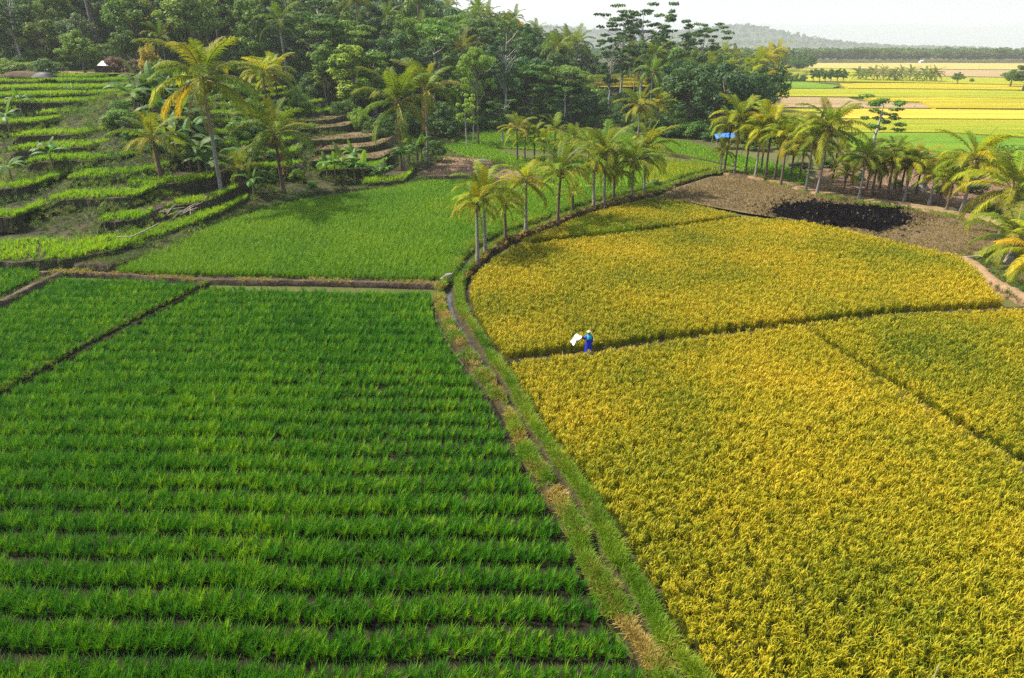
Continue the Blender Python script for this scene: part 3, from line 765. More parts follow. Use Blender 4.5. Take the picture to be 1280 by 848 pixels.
# ------------------------------------------------------------------ the terraces
TERR = []
def terrace(front, z, depth, h, top, label, crop_pc=None, crop_d=3.0, sp=0.42, csc=1.0, back=10.0):
    W = resample([G(a, b, z)[:2] for a, b in front], 12 * len(front))
    n = len(W)
    W = W + np.stack([np.zeros(n), wobble(n, 0.12, 0.33, z * 7)], 1)
    zt = np.full(n, z) + wobble(n, 0.03, 0.5, z * 3)
    eu = np.minimum(np.arange(n), n - 1 - np.arange(n)) / 7.0
    zt = zt - 0.9 * np.clip(1 - eu, 0, 1) ** 2
    foot = W + np.stack([np.zeros(n), np.full(n, -0.35 * h) + wobble(n, 0.1, 0.6, z * 5)], 1)
    bk = W + np.array([0, back])
    rows = [np.column_stack([foot, zt - h]), np.column_stack([W - [0, 0.12], zt - h * 0.35]), np.column_stack([W, zt]), np.column_stack([W + [0, 0.35], zt + 0.02]), np.column_stack([bk, np.full(n, z - 0.1) - 1.2 * np.clip(1 - eu, 0, 1)])]
    mb = MB()
    mb.strip([[tuple(p) for p in r] for r in rows[:3]], 0)
    mb.strip([[tuple(p) for p in r] for r in rows[2:4]], 0)
    mb.strip([[tuple(p) for p in r] for r in rows[3:]], 1)
    for e in (0, n - 1):
        a, b = rows[2][e], rows[4][e]
        mb.quad(tuple(a), tuple(b), (b[0], b[1], b[2] - h * 1.3), (a[0], a[1], a[2] - h * 1.3), 0)
    o = link('terrace', mb.mesh('terrace', [M['hill_soil'], top]))
    tag(o, label, 'terrace', kind='structure')
    TERR.append((W, z, h, crop_pc, crop_d, sp, csc, label))
ord_ = ['lowest', 'second lowest', 'third', 'fourth', 'fifth', 'sixth', 'seventh', 'eighth', 'ninth', 'tenth', 'eleventh', 'twelfth', 'thirteenth', 'fourteenth', 'fifteenth']
T1 = [  # front edge in the picture, height
    ([(-60, 330), (0, 328), (60, 326), (92, 323), (135, 315), (170, 305), (207, 293), (250, 277), (283, 263)], 0.7, 4.2),
    ([(-60, 276), (0, 273), (20, 271), (32, 262)], 2.0, 2.2),
    ([(120, 279), (150, 277), (176, 274)], 1.7, 2.0),
    ([(60, 252), (110, 249), (165, 247), (175, 240)], 2.5, 2.5),
    ([(208, 259), (240, 255), (270, 248), (285, 240)], 1.6, 2.0),
    ([(-60, 240), (0, 237), (30, 234), (52, 228), (58, 222)], 3.0, 3.0),
    ([(155, 233), (190, 232), (230, 229), (260, 224)], 2.7, 2.3),
    ([(85, 224), (120, 222), (160, 219), (192, 213)], 3.4, 2.8),
    ([(30, 204), (80, 202), (130, 200), (168, 194), (180, 188)], 4.2, 3.2),
    ([(10, 189), (60, 187), (110, 184), (138, 178), (146, 172)], 5.0, 3.4),
    ([(12, 172), (50, 170), (100, 168), (122, 164), (130, 158)], 5.8, 3.0),
    ([(-80, 158), (0, 156), (40, 154), (62, 151), (70, 146)], 6.6, 3.0),
    ([(45, 143), (90, 141), (128, 139), (140, 134)], 7.2, 3.2),
    ([(-80, 140), (0, 138), (30, 136), (46, 132)], 7.5, 2.5),
    ([(-80, 132), (0, 130), (60, 129), (110, 127), (142, 124), (158, 120)], 8.2, 3.6),
    ([(-80, 123), (0, 121), (60, 120), (120, 118), (165, 116), (175, 111)], 8.9, 4.2),
    ([(-80, 113), (0, 112), (50, 111), (110, 111), (160, 108), (190, 105), (215, 101)], 9.5, 4.2),
    ([(-80, 105), (0, 103), (60, 103), (112, 102), (160, 101), (230, 98)], 10.05, 4.0),
    ([(-80, 98), (0, 96), (60, 96), (110, 97), (170, 95), (230, 92)], 10.55, 3.0),
    ([(-120, 90), (0, 90), (60, 91), (110, 93), (170, 92), (240, 89)], 10.95, 0),
    ([(-120, 83), (0, 82), (60, 82), (90, 81), (110, 79)], 11.9, 4.0),
    ([(-120, 78), (0, 76), (60, 76), (88, 75)], 12.5, 3.0),
    ([(-120, 70), (0, 69), (60, 69), (110, 68)], 13.2, 0),
]
for i, (fr, z, cd) in enumerate(T1):
    bare = cd == 0
    terrace(fr, z, 6, 1.15 if i else 0.95, M['dirt_path'] if bare else M['soil_dark'],
            ('bare earthen' if bare else 'green') + ' rice terrace step number %d counted upwards on the hillside' % (i + 1), None if bare else PC['terr'], cd, 0.25, 1.0, 12 if i else 9)
T2 = [
    ([(452, 231), (480, 228), (505, 225), (512, 217)], 0.7, 2.0, 1),
    ([(395, 214), (430, 212), (465, 210), (480, 204)], 1.5, 1.8, 1),
    ([(385, 202), (400, 200), (430, 199), (470, 198), (490, 190)], 2.1, 0, 0),
    ([(388, 189), (410, 187), (440, 185), (468, 182), (485, 176)], 2.8, 0, 0),
    ([(375, 177), (410, 175), (440, 173), (465, 170), (475, 164)], 3.4, 0, 0),
    ([(370, 162), (400, 160), (425, 158), (445, 154)], 4.3, 0, 0),
    ([(365, 152), (390, 151), (415, 149), (432, 144)], 4.9, 0, 0),
    ([(365, 143), (385, 142), (405, 140), (420, 136)], 5.4, 2.0, 1),
    ([(340, 132), (365, 131), (390, 129), (410, 126)], 6.2, 2.2, 1),
    ([(330, 121), (350, 120), (375, 118), (400, 116)], 7.0, 2.2, 1),
]
for i, (fr, z, cd, gr) in enumerate(T2):
    terrace(fr, z, 6, 0.95, M['soil_dark'] if gr else M['stubble_soil'],
            ('green' if gr else 'brown harvested') + ' terrace below the wood, step %d counted upwards from the paddy' % (i + 1), PC['terr'] if gr else PC['stub'], cd or 3.0, 0.25 if gr else 0.45, 1.0 if gr else 1.0, 9)
def _surf(px, py):
    dx, dy, dz = ray(px, py); t = np.arange(35, 330, 0.2)
    z = CAM_H + dz * t; h = hill(dx * t, dy * t); k = int(np.argmax(z <= h)); return float(h[k])
for i, py in enumerate((213, 196, 181, 167, 154, 143, 133, 124, 116, 109)):
    terrace([(232 + 3 * i, py + 3), (262, py + 1), (300, py), (335, py - 2), (368 - 2 * i, py - 5)], _surf(300, py) - 0.05, 6, 0.9, M['soil_dark'], 'green step half hidden behind the huge palm, number %d counted upwards' % (i + 1), PC['terr'], 2.0, 0.27, 1.0, 6)
# yellow terraces seen between the trunks
T3 = []
for i, (py, zz) in enumerate(((109, 4.6), (104, 5.2), (99, 5.8), (94, 6.4), (89, 7.0), (84, 7.6))):
    terrace([(715, py + 1), (745, py), (790, py - 0.5), (825, py - 1)], zz, 6, 1.0, M['f_yellow'], 'yellow ripe terrace glimpsed between tree trunks, step %d counted upwards' % (i + 1), PC['ripe'], 5.0, 0.7, 1.6, 14)
    T3.append(1)
allT = [t for t in TERR]
tp = {}
for (W, z, h, pc, cd, sp, csc, lab) in allT:
    if pc is None: continue
    x0, x1 = W[:, 0].min(), W[:, 0].max()
    cd = cd * 1.35
    n = int((x1 - x0) * cd / (sp * sp))
    if n < 4: continue
    t = rng.uniform(0, len(W) - 1.001, n); i = t.astype(int); f = (t - i)[:, None]
    q = W[i] * (1 - f) + W[i + 1] * f
    dd = rng.uniform(0.10, cd, n)
    q = q + np.stack([np.zeros(n), dd], 1)
    px = np.column_stack([q, np.full(n, z)])
    tp.setdefault(pc.name, [pc, [], [], []])
    edge = np.minimum(1.0, 0.6 + dd * 0.5)
    tp[pc.name][1].append(px); tp[pc.name][2].append(rng.uniform(0.7, 1.15, n) * csc * edge)
names = {'terrace_clump': ('terrace_rice', 'light green rice growing on the hillside terraces', 'rice'), 'stubble_tuft': ('terrace_stubble', 'straw stubble on the brown harvested terraces', 'stubble'), 'ripe_clump': ('terrace_ripe_rice', 'ripe yellow rice on terraces glimpsed behind tree trunks', 'rice')}
for k, (pc, a, b, _) in tp.items():
    nm = names[k]
    scatter(nm[0], np.vstack(a), pc, np.concatenate(b), nm[1], nm[2])
# weeds on the risers and on the rough slope
wp = []; ws = []
for (W, z, h, pc, cd, sp, csc, lab) in allT[:-6]:
    ln = np.linalg.norm(np.diff(W, axis=0), axis=1).sum(); n = int(ln * (5.5 if 'below the wood' in lab else 2.2))
    t = rng.uniform(0, len(W) - 1.001, n); i = t.astype(int); f = (t - i)[:, None]
    q = W[i] * (1 - f) + W[i + 1] * f
    u = rng.uniform(0, 1, n) ** 1.4
    wp.append(np.column_stack([q[:, 0], q[:, 1] - 0.35 * h * u, z - h * u])); ws.append(rng.uniform(0.5, 1.1, n))
n = 26000
x = rng.uniform(-110, -2, n); y = rng.uniform(50, 132, n); z = hill(x, y)
k = (z > 0.15) & (z < 12.5)
f = np.sin(x * 0.33 + np.sin(y * 0.3)) * np.sin(y * 0.41 + 1.4 * np.sin(x * 0.2))
k &= f > -0.6
wp.append(np.column_stack([x, y, np.where(z > 0.9, z - 0.5, -0.15)])[k]); ws.append(rng.uniform(0.6, 1.5, k.sum()))
scatter('weeds', np.vstack(wp), PC['dgrass'], np.concatenate(ws), 'rough weeds on terrace edges and the slope below the wood', 'weeds', 0.35)
n = 9000
x = rng.uniform(-100, -2, n); y = rng.uniform(50, 120, n); z = hill(x, y)
f = np.sin(x * 0.27 + 2) * np.sin(y * 0.37 + 1.1 * np.sin(x * 0.23))
k = (z > 0.6) & (z < 10) & (f > -0.1)
scatter('slope_grass', np.column_stack([x, y, z - 0.42])[k], PC['ggrass'], rng.uniform(0.8, 1.7, k.sum()), 'fresh green grass tufts on the slope between the terraces', 'grass', 0.3)
# foot-of-slope bank weeds
W = resample([G(a, b, 0.1)[:2] for a, b in [(100, 329), (150, 331), (210, 304), (290, 270), (330, 262), (385, 244), (485, 235), (527, 225)]], 200)
i = rng.integers(0, 199, 3400); q = W[i] + rng.normal(0, 0.5, (3400, 2)) + [0, 0.6]
scatter('bank_weeds', np.column_stack([q, np.full(3400, 0.25)]), PC['dgrass'], rng.uniform(0.4, 1.0, 3400), 'dark weeds on the bank at the foot of the slope', 'weeds', 0.4)
band('slope_bank', [(96, 331), (150, 328), (210, 301), (290, 267), (330, 260), (385, 242), (485, 233), (527, 223)], 1.3, 0.40, M['soil_dark'], 'dark earth bank at the foot of the slope', 'bank', 0.2)

def ground_hit(px, py):
    dx, dy, dz = ray(px, py)
    t = np.arange(35, 330, 0.2)
    x, y, z = dx * t, dy * t, CAM_H + dz * t
    h = hill(x, y); h = np.where(h > 0.9, h - np.interp(h, [0.9, 2, 11, 13.5], [0.5, 0.8, 0.8, 0.3]), 0.0)
    k = np.argmax(z <= h) if (z <= h).any() else len(t) - 1
    return float(x[k]), float(y[k]), float(h[k])
ORD = ['first', 'second', 'third', 'fourth', 'fifth', 'sixth', 'seventh', 'eighth', 'ninth', 'tenth', 'eleventh', 'twelfth', 'thirteenth', 'fourteenth', 'fifteenth', 'sixteenth', 'seventeenth', 'eighteenth', 'nineteenth', 'twentieth', 'twenty first', 'twenty second', 'twenty third', 'last']
INFILL = []
DG = 'palms along the ditch bank'
BG = 'palms in the cluster behind the light green paddy'
# ------------------------------------------------------------------ palms
def frond_mesh(name, L, el0, droop, mat, seed, nl=30, ll=0.85, hang=0.55, tw=0.0):
    r = random.Random(seed); mb = MB()
    n = 12; pts = []; dirs = []
    p = Vector((0, 0, 0)); side_sway = r.uniform(-0.25, 0.25)
    for k in range(n + 1):
        t = k / n
        el = el0 - droop * t ** 1.35
        az = side_sway * t * t
        d = Vector((math.cos(el) * math.cos(az), math.cos(el) * math.sin(az), math.sin(el)))
        pts.append(p.copy()); dirs.append(d)
        p = p + d * (L / n)
    mb.tube(pts[::2], [0.055 * (1 - 0.9 * k / (len(pts[::2]) - 1)) for k in range(len(pts[::2]))], 3, 1)
    for s in (-1, 1):
        for j in range(nl):
            t = 0.16 + 0.84 * (j + r.uniform(0, 0.6)) / nl
            t = min(t, 0.995)
            a = t * n; i = int(a); f = a - i
            q = pts[i].lerp(pts[i + 1], f); d = dirs[i]
            lat = Vector((0, 0, 1)).cross(d)
            if lat.length < 0.15: lat = Vector((0, 1, 0))
            lat = lat.normalized() * s
            upv = d.cross(lat) * s
            upv = -upv if upv.z < 0 else upv
            ln = ll * (0.35 + 0.65 * math.sin(math.pi * min(1, (t - 0.08) * 1.02)) ** 0.7) * r.uniform(0.85, 1.12)
            v1 = (lat * 0.8 + d * (0.45 + 0.5 * t) + upv * r.uniform(0.0, 0.3) - Vector((0, 0, 1)) * hang * r.uniform(0.3, 0.7)).normalized()
            v2 = (v1 + Vector((0, 0, -1)) * hang * r.uniform(1.0, 1.9)).normalized()
            wd = 0.040 * r.uniform(0.8, 1.2) * (L / 3.6)
            m1 = q + v1 * ln * 0.5; m2 = m1 + v2 * ln * 0.5
            wv = d * wd
            i0 = len(mb.v)
            mb.v += [tuple(q - wv * 0.6), tuple(q + wv * 0.6), tuple(m1 + wv), tuple(m1 - wv), tuple(m2)]
            mb.f += [(i0, i0 + 1, i0 + 2, i0 + 3), (i0 + 3, i0 + 2, i0 + 4)]; mb.m += [0, 0]
    return mb.mesh(name, [mat, M['rachis']])
FR = {}
CLS = [('spear', 78, 25, 0.15), ('up', 62, 55, 0.35), ('mid', 42, 75, 0.55), ('flat', 20, 80, 0.75), ('low', -8, 65, 0.9)]
for nm, e, dr, hg in CLS:
    FR[nm] = [frond_mesh('frond_' + nm, 3.6, R(e), R(dr + 12 * k), M['frond'], 11 * k + e, 46, 0.85, hg) for k in range(3)]
FR['dead'] = [frond_mesh('frond_dead', 3.3, R(-35), R(45), M['frond_dead'], 300 + k, 20, 0.6, 1.0) for k in range(2)]
def coconut_mesh():
    mb = MB(); r = random.Random(5)
    for k in range(9):
        a = k * 2.4; c = Vector((0.26 * math.cos(a), 0.26 * math.sin(a), -0.22 - 0.14 * (k % 3)))
        rows = []
        for i in range(5):
            ph = math.pi * i / 4
            rows.append([(c.x + 0.12 * math.sin(ph) * math.cos(b * 1.0472), c.y + 0.12 * math.sin(ph) * math.sin(b * 1.0472), c.z - 0.15 * math.cos(ph)) for b in range(6)])
        mb.strip(rows, 0, True)
    return mb.mesh('coconut_bunch', [M['coconut']], True)
COCO = coconut_mesh()
def trunk_mesh(name, h, r0, r1, lean, bend, mat, seed):
    r = random.Random(seed); a = r.uniform(0, 6.283)
    pts = []; rad = []
    n = 12
    for k in range(n + 1):
        t = k / n
        off = lean * h * t + bend * h * math.sin(math.pi * t) * 0.5
        pts.append((off * math.cos(a), off * math.sin(a), h * t - (0.4 if k == 0 else 0)))
        fl = 1.0 + 0.8 * max(0, 1 - t * 9)
        rad.append((r0 * (1 - t) + r1 * t) * fl)
    mb = MB(); mb.tube(pts, rad, 7)
    return mb.mesh(name, [mat], True), Vector(pts[-1]), rad
GREEN = (1, 1, 1); YEL = (2.6, 1.75, 0.7); YG = (1.75, 1.4, 0.8); GOLD = (2.7, 1.75, 0.6); OLIVE = (1.15, 1.08, 0.9)
def jit_c(c, r, a=0.18):
    return tuple(x * r.uniform(1 - a, 1 + a) for x in c)
pcount = [0]
def palm(px, py, pct, Rc, label, group, tint=GREEN, low=None, z=None, nf=19, bark='palm_bark', lean=None, coco=True, dead=1, trunk_r=0.14, leandir=None, bend=None, name='coconut_palm', seed=None):
    """base pixel, crown-centre pixel row, crown radius in pixels"""
    if z is None:
        b0 = G(px, py, 0.1)
    else:
        b0 = ground_hit(px, py)
    pcount[0] += 1
    sd = seed or (pcount[0] * 13 + 5)
    r = random.Random(sd)
    X, Y, zb = b0
    h = max(0.7, ztop(px, pct, Y) - zb)
    dep = Y * CP + (CAM_H - zb) * SP
    Rm = Rc * dep / FPX
    root = empty(name, (X, Y, zb))
    tag(root, label, 'palm', group)
    ln = lean if lean is not None else r.uniform(0.0, 0.05)
    tm, top, rad = trunk_mesh('trunk', h, trunk_r * 1.05, trunk_r * 0.72, ln, bend if bend is not None else r.uniform(-0.03, 0.03), M[bark], sd)
    t = link('trunk', tm, root)
    if leandir is not None:
        t.rotation_euler = (0, 0, leandir)
        top = Matrix.Rotation(leandir, 3, 'Z') @ top
    sc_ = Rm / (2.75 if group in (DG, BG) else 2.65)
    seq = ['spear'] * 2 + ['up'] * 4 + ['mid'] * 5 + ['flat'] * 4 + ['low'] * 2
    if nf < 17:
        seq = ['spear'] * 2 + ['up'] * 3 + ['mid'] * 4 + ['flat'] * max(1, nf - 10) + ['low'] * 1
    elif nf > 17:
        seq = seq + ['flat'] * ((nf - 17) // 2) + ['low'] * (nf - 17 - (nf - 17) // 2)
    a0 = r.uniform(0, 6.283)
    for k, c in enumerate(seq):
        me = r.choice(FR[c])
        o = link('frond', me, root)
        s = sc_ * r.uniform(0.85, 1.1) * (0.75 if c == 'spear' else 1.0)
        o.location = top + Vector((0, 0, 0.12 if c in ('spear', 'up') else 0.0))
        o.rotation_euler = (r.uniform(-0.18, 0.18), r.uniform(-0.12, 0.12), a0 + k * 2.39996 + r.uniform(-0.25, 0.25))
        o.scale = (s, s, s)
        lowc = low or tint
        f = {'spear': 0.0, 'up': 0.12, 'mid': 0.4, 'flat': 0.75, 'low': 1.0}[c]
        o.color = (*jit_c(tuple(a * (1 - f) + b * f for a, b in zip(tint, lowc)), r), 1)
    for k in range(dead):
        o = link('dead_frond', r.choice(FR['dead']), root)
        o.location = top; o.rotation_euler = (0, r.uniform(0.2, 0.7), r.uniform(0, 6.283)); s = sc_ * 0.9; o.scale = (s, s, s)
    if coco:
        o = link('coconut_bunch', COCO, root); o.location = top; s = sc_ * 1.1; o.scale = (s, s, s)
    return root
palm(597, 330, 256, 32, 'green palm with grey trunk, nearest of the palms on the ditch bank', DG, YG, YEL, leandir=0)
palm(607, 317, 240, 36, 'second palm on the ditch bank, tallest of the pair', DG, YG, YEL)
palm(632, 302, 255, 28, 'short olive palm with dark trunk, third on the ditch bank', DG, OLIVE, YG, bark='palm_bark_brown')
palm(657, 291, 229, 31, 'bright yellow palm with pale slender trunk on the ditch bank', DG, GOLD, GOLD, coco=False, dead=0)
palm(697, 278, 214, 34, 'palm with dark brown slim trunk beside the yellow palm', DG, OLIVE, YG, bark='palm_bark_brown')
palm(716, 266, 243, 17, 'stubby young palm with orange stems on the ditch bank', DG, YG, GOLD, nf=12, coco=False, bark='palm_bark_brown')
palm(742, 260, 207, 28, 'palm with whitish trunk right after the stubby young palm', DG, YG, YEL, bark='palm_bark')
palm(755, 257, 192, 38, 'large dark green palm leaning on the ditch bank', DG, GREEN, YG, lean=0.06)
palm(767, 252, 215, 26, 'half hidden lower palm behind the large dark green one', DG, OLIVE, YEL, bark='palm_bark_brown')
palm(790, 247, 203, 34, 'broad palm next to last on the ditch bank', DG, GREEN, YG, lean=0.05)
palm(805, 242, 188, 34, 'last palm on the ditch bank, beside the dark shrub', DG, YG, YEL)
for i, (px, py, pc_, rc, lb) in enumerate(((647, 201, 162, 22, 'first palm of the rear cluster, nearest the stubble field'), (656, 200, 172, 16, 'small palm tucked second in the rear cluster'), (668, 201, 168, 20, 'third palm of the rear cluster, yellowish fronds'),
                                           (680, 204, 178, 18, 'low palm in the middle of the rear cluster'), (693, 202, 164, 22, 'tallest yellow green palm of the rear cluster'), (704, 207, 184, 16, 'short palm beside the tallest of the rear cluster'), (715, 210, 174, 20, 'palm on a thin dark trunk ending the rear cluster'), (735, 214, 180, 22, 'palm rising behind the ditch bank row'))):
    palm(px, py, pc_, rc, lb, BG, YG if i % 2 else OLIVE, YEL, bark='palm_bark_brown', trunk_r=0.12, nf=15, coco=False, dead=i % 2)
SG = 'palms along the brown field path'
for px, py, pc_, rc, lb, t, lo, bk in (
        (900, 215, 190, 16, 'small dark palm alone before the green paddy', OLIVE, OLIVE, 'palm_bark'),
        (905, 214, 158, 24, 'olive palm beside the blue tarpaulin shelter', OLIVE, YEL, 'palm_bark_brown'),
        (918, 216, 150, 30, 'tall palm with grey trunk at the corner of the brown field', YG, YEL, 'palm_bark'),
        (944, 221, 165, 26, 'golden palm with pale trunk after the corner palm', YEL, GOLD, 'palm_bark'),
        (957, 223, 160, 26, 'golden yellow palm in the thick of the path row', YEL, GOLD, 'palm_bark_brown'),
        (967, 225, 168, 24, 'green palm with orange low frond in the path row', YG, GOLD, 'palm_bark_brown'),
        (976, 230, 172, 26, 'yellow green palm in front of the golden cluster', YG, GOLD, 'palm_bark_brown'),
        (1007, 238, 178, 32, 'leafy palm with curved dark trunk on the path', GREEN, YG, 'palm_bark'),
        (1021, 241, 160, 38, 'tallest palm on the path with a pale leaning trunk', OLIVE, YEL, 'palm_bark'),
        (1055, 236, 218, 18, 'low palm with orange frond beside the path', YG, GOLD, 'palm_bark_brown'),
        (1073, 248, 200, 26, 'palm with white trunk standing before the path', GREEN, YG, 'palm_bark'),
        (1082, 238, 198, 22, 'dark palm just behind the white trunked one', GREEN, GREEN, 'palm_bark_brown'),
        (1090, 241, 208, 20, 'stocky palm with brown trunk behind the path', OLIVE, YG, 'palm_bark_brown'),
        (1109, 245, 196, 28, 'palm with dark straight trunk before the brown field', GREEN, YEL, 'palm_bark_brown'),
        (1125, 243, 206, 22, 'palm with reddish trunk next to a pale one', OLIVE, YEL, 'palm_bark_brown'),
        (1131, 247, 204, 26, 'leaning palm with pale trunk beside the brown field', YG, YEL, 'palm_bark'),
        (1162, 252, 220, 22, 'short palm beside the grey boulder', YG, YEL, 'palm_bark')):
    palm(px, py, pc_, rc, lb, SG, t, lo, bark=bk, nf=19, trunk_r=0.13, dead=1)
for i, (px, py, pc_, rc, t) in enumerate(((932, 214, 172, 22, YG), (951, 212, 150, 24, YEL), (988, 222, 172, 24, YG), (998, 226, 190, 20, OLIVE), (1040, 228, 190, 22, OLIVE), (1064, 232, 204, 18, GREEN), (1099, 236, 206, 20, OLIVE), (1118, 236, 204, 20, YG), (1145, 242, 210, 20, GREEN), (1175, 250, 214, 22, OLIVE), (1183, 262, 230, 20, YG))):
    palm(px, py, pc_, rc, ['slight palm squeezed beside the corner palm', 'yellow crowned palm behind the golden one', 'yellow green palm before the leafy one', 'low palm at the foot of the leafy one', 'olive palm behind the tallest one', 'low green palm before the brown field', 'olive palm hidden between dark trunks', 'fresh palm behind the straight dark trunk', 'green palm just left of the boulder', 'olive palm right of the boulder', 'low palm where the path reaches the big palms'][i], 'infill palms of the path row', t, YEL, bark='palm_bark_brown', nf=15, trunk_r=0.12, coco=False, dead=1)
for px, Y, pt, k_, w_ in ((1072, 84, 222, 'bush_dark', 22), (1120, 80, 228, 'bush_mid', 20), (1150, 78, 232, 'bush_dark', 22), (1178, 76, 226, 'bush_mid', 28), (1215, 76, 214, 'bush_dark', 36), (1235, 66, 246, 'bush_mid', 30), (1275, 62, 250, 'bush_mid', 40), (1272, 52, 320, 'bush_mid', 30)):
    INFILL.append((px, Y, pt, k_, w_))
EG = 'palms at the edge of the dirt path'
palm(1203, 262, 200, 40, 'yellow drooping palm above the dark leafy shrub', EG, YEL, GOLD, nf=18, trunk_r=0.18)
palm(1250, 296, 238, 54, 'big spreading palm with bright yellow lower fronds', EG, YG, YEL, nf=20, trunk_r=0.22)
palm(1262, 322, 300, 50, 'low bushy green palm overhanging the stubble corner', EG, GREEN, YG, nf=18, trunk_r=0.2, coco=False)
palm(1292, 350, 318, 46, 'dying orange yellow palm cut by the picture edge', EG, GOLD, GOLD, nf=15, trunk_r=0.2, coco=False, dead=3)
HG_ = 'palms among the terraces'
palm(279, 254, 100, 54, 'huge coconut palm with curved foot and yellow hanging fronds', HG_, OLIVE, YEL, z=0.5, nf=21, trunk_r=0.20, lean=0.005, leandir=0.0, bend=0.02, dead=3, seed=77)
palm(355, 245, 168, 44, 'palm with drooping olive fronds above the light green paddy', HG_, OLIVE, OLIVE, z=0.5, nf=19, trunk_r=0.2, dead=3, bark='palm_bark_brown')
palm(203, 232, 176, 38, 'stout young palm with upright dark fronds amid bananas', HG_, OLIVE, YG, z=2.4, nf=16, trunk_r=0.22, coco=False, bark='palm_bark_brown')
palm(302, 238, 212, 26, 'low drooping palm beside the foot of the huge palm', HG_, OLIVE, YEL, z=1.0, nf=14, coco=False, bark='palm_bark_brown')
palm(335, 136, 94, 26, 'yellow palm behind the huge palm on the upper terraces', HG_, GOLD, GOLD, z=6.4, coco=False, bark='palm_bark_brown')
palm(348, 131, 92, 26, 'yellow green palm paired with the yellow one on the upper terraces', HG_, YG, YEL, z=6.6, bark='palm_bark_brown')
palm(502, 212, 130, 44, 'tall palm with slim dark trunk above the brown terraces', HG_, OLIVE, OLIVE, z=0.8, nf=19, trunk_r=0.17, bark='palm_bark_brown', dead=2)
palm(535, 206, 116, 40, 'palm with pale foot just behind the tall slim one', HG_, OLIVE, OLIVE, z=0.8, nf=17, trunk_r=0.17, dead=3)
palm(408, 127, 100, 14, 'small palm at the head of the brown terraces', HG_, OLIVE, OLIVE, z=6.0, nf=12, coco=False)
palm(14, 56, 16, 32, 'palm on the top terrace at the corner of the wood', HG_, OLIVE, YG, z=14.2)
palm(86, 48, 10, 28, 'palm before the wood above the round bush', HG_, OLIVE, YG, z=14.4)
palm(240, 62, 18, 30, 'palm standing tall before the dark wood, upper of the pair', HG_, OLIVE, YG, z=13.0)
palm(238, 80, 48, 25, 'lower palm of the pair on the upper terraces', HG_, OLIVE, YG, z=11.8)
palm(209, 88, 48, 22, 'slender palm with thin crown beside the shrubs', HG_, OLIVE, OLIVE, z=11.2, nf=12)
palm(291, 60, 14, 26, 'palm at the wood edge behind the huge palm', HG_, OLIVE, OLIVE, z=13.4)
FG = 'palms at the foot of the wood'
palm(798, 166, 132, 26, 'olive palm with hanging fronds at the foot of the wood', FG, OLIVE, YEL, nf=18, dead=2)
palm(822, 166, 132, 20, 'paler palm paired at the foot of the wood', FG, YG, YEL, bark='palm_bark')
palm(873, 154, 100, 34, 'large grey green palm with pale trunk before the wood', FG, OLIVE, OLIVE, nf=19, dead=2)
palm(792, 119, 75, 30, 'high palm crown rising before the yellow terraces', FG, OLIVE, OLIVE, z=1.0, nf=18)

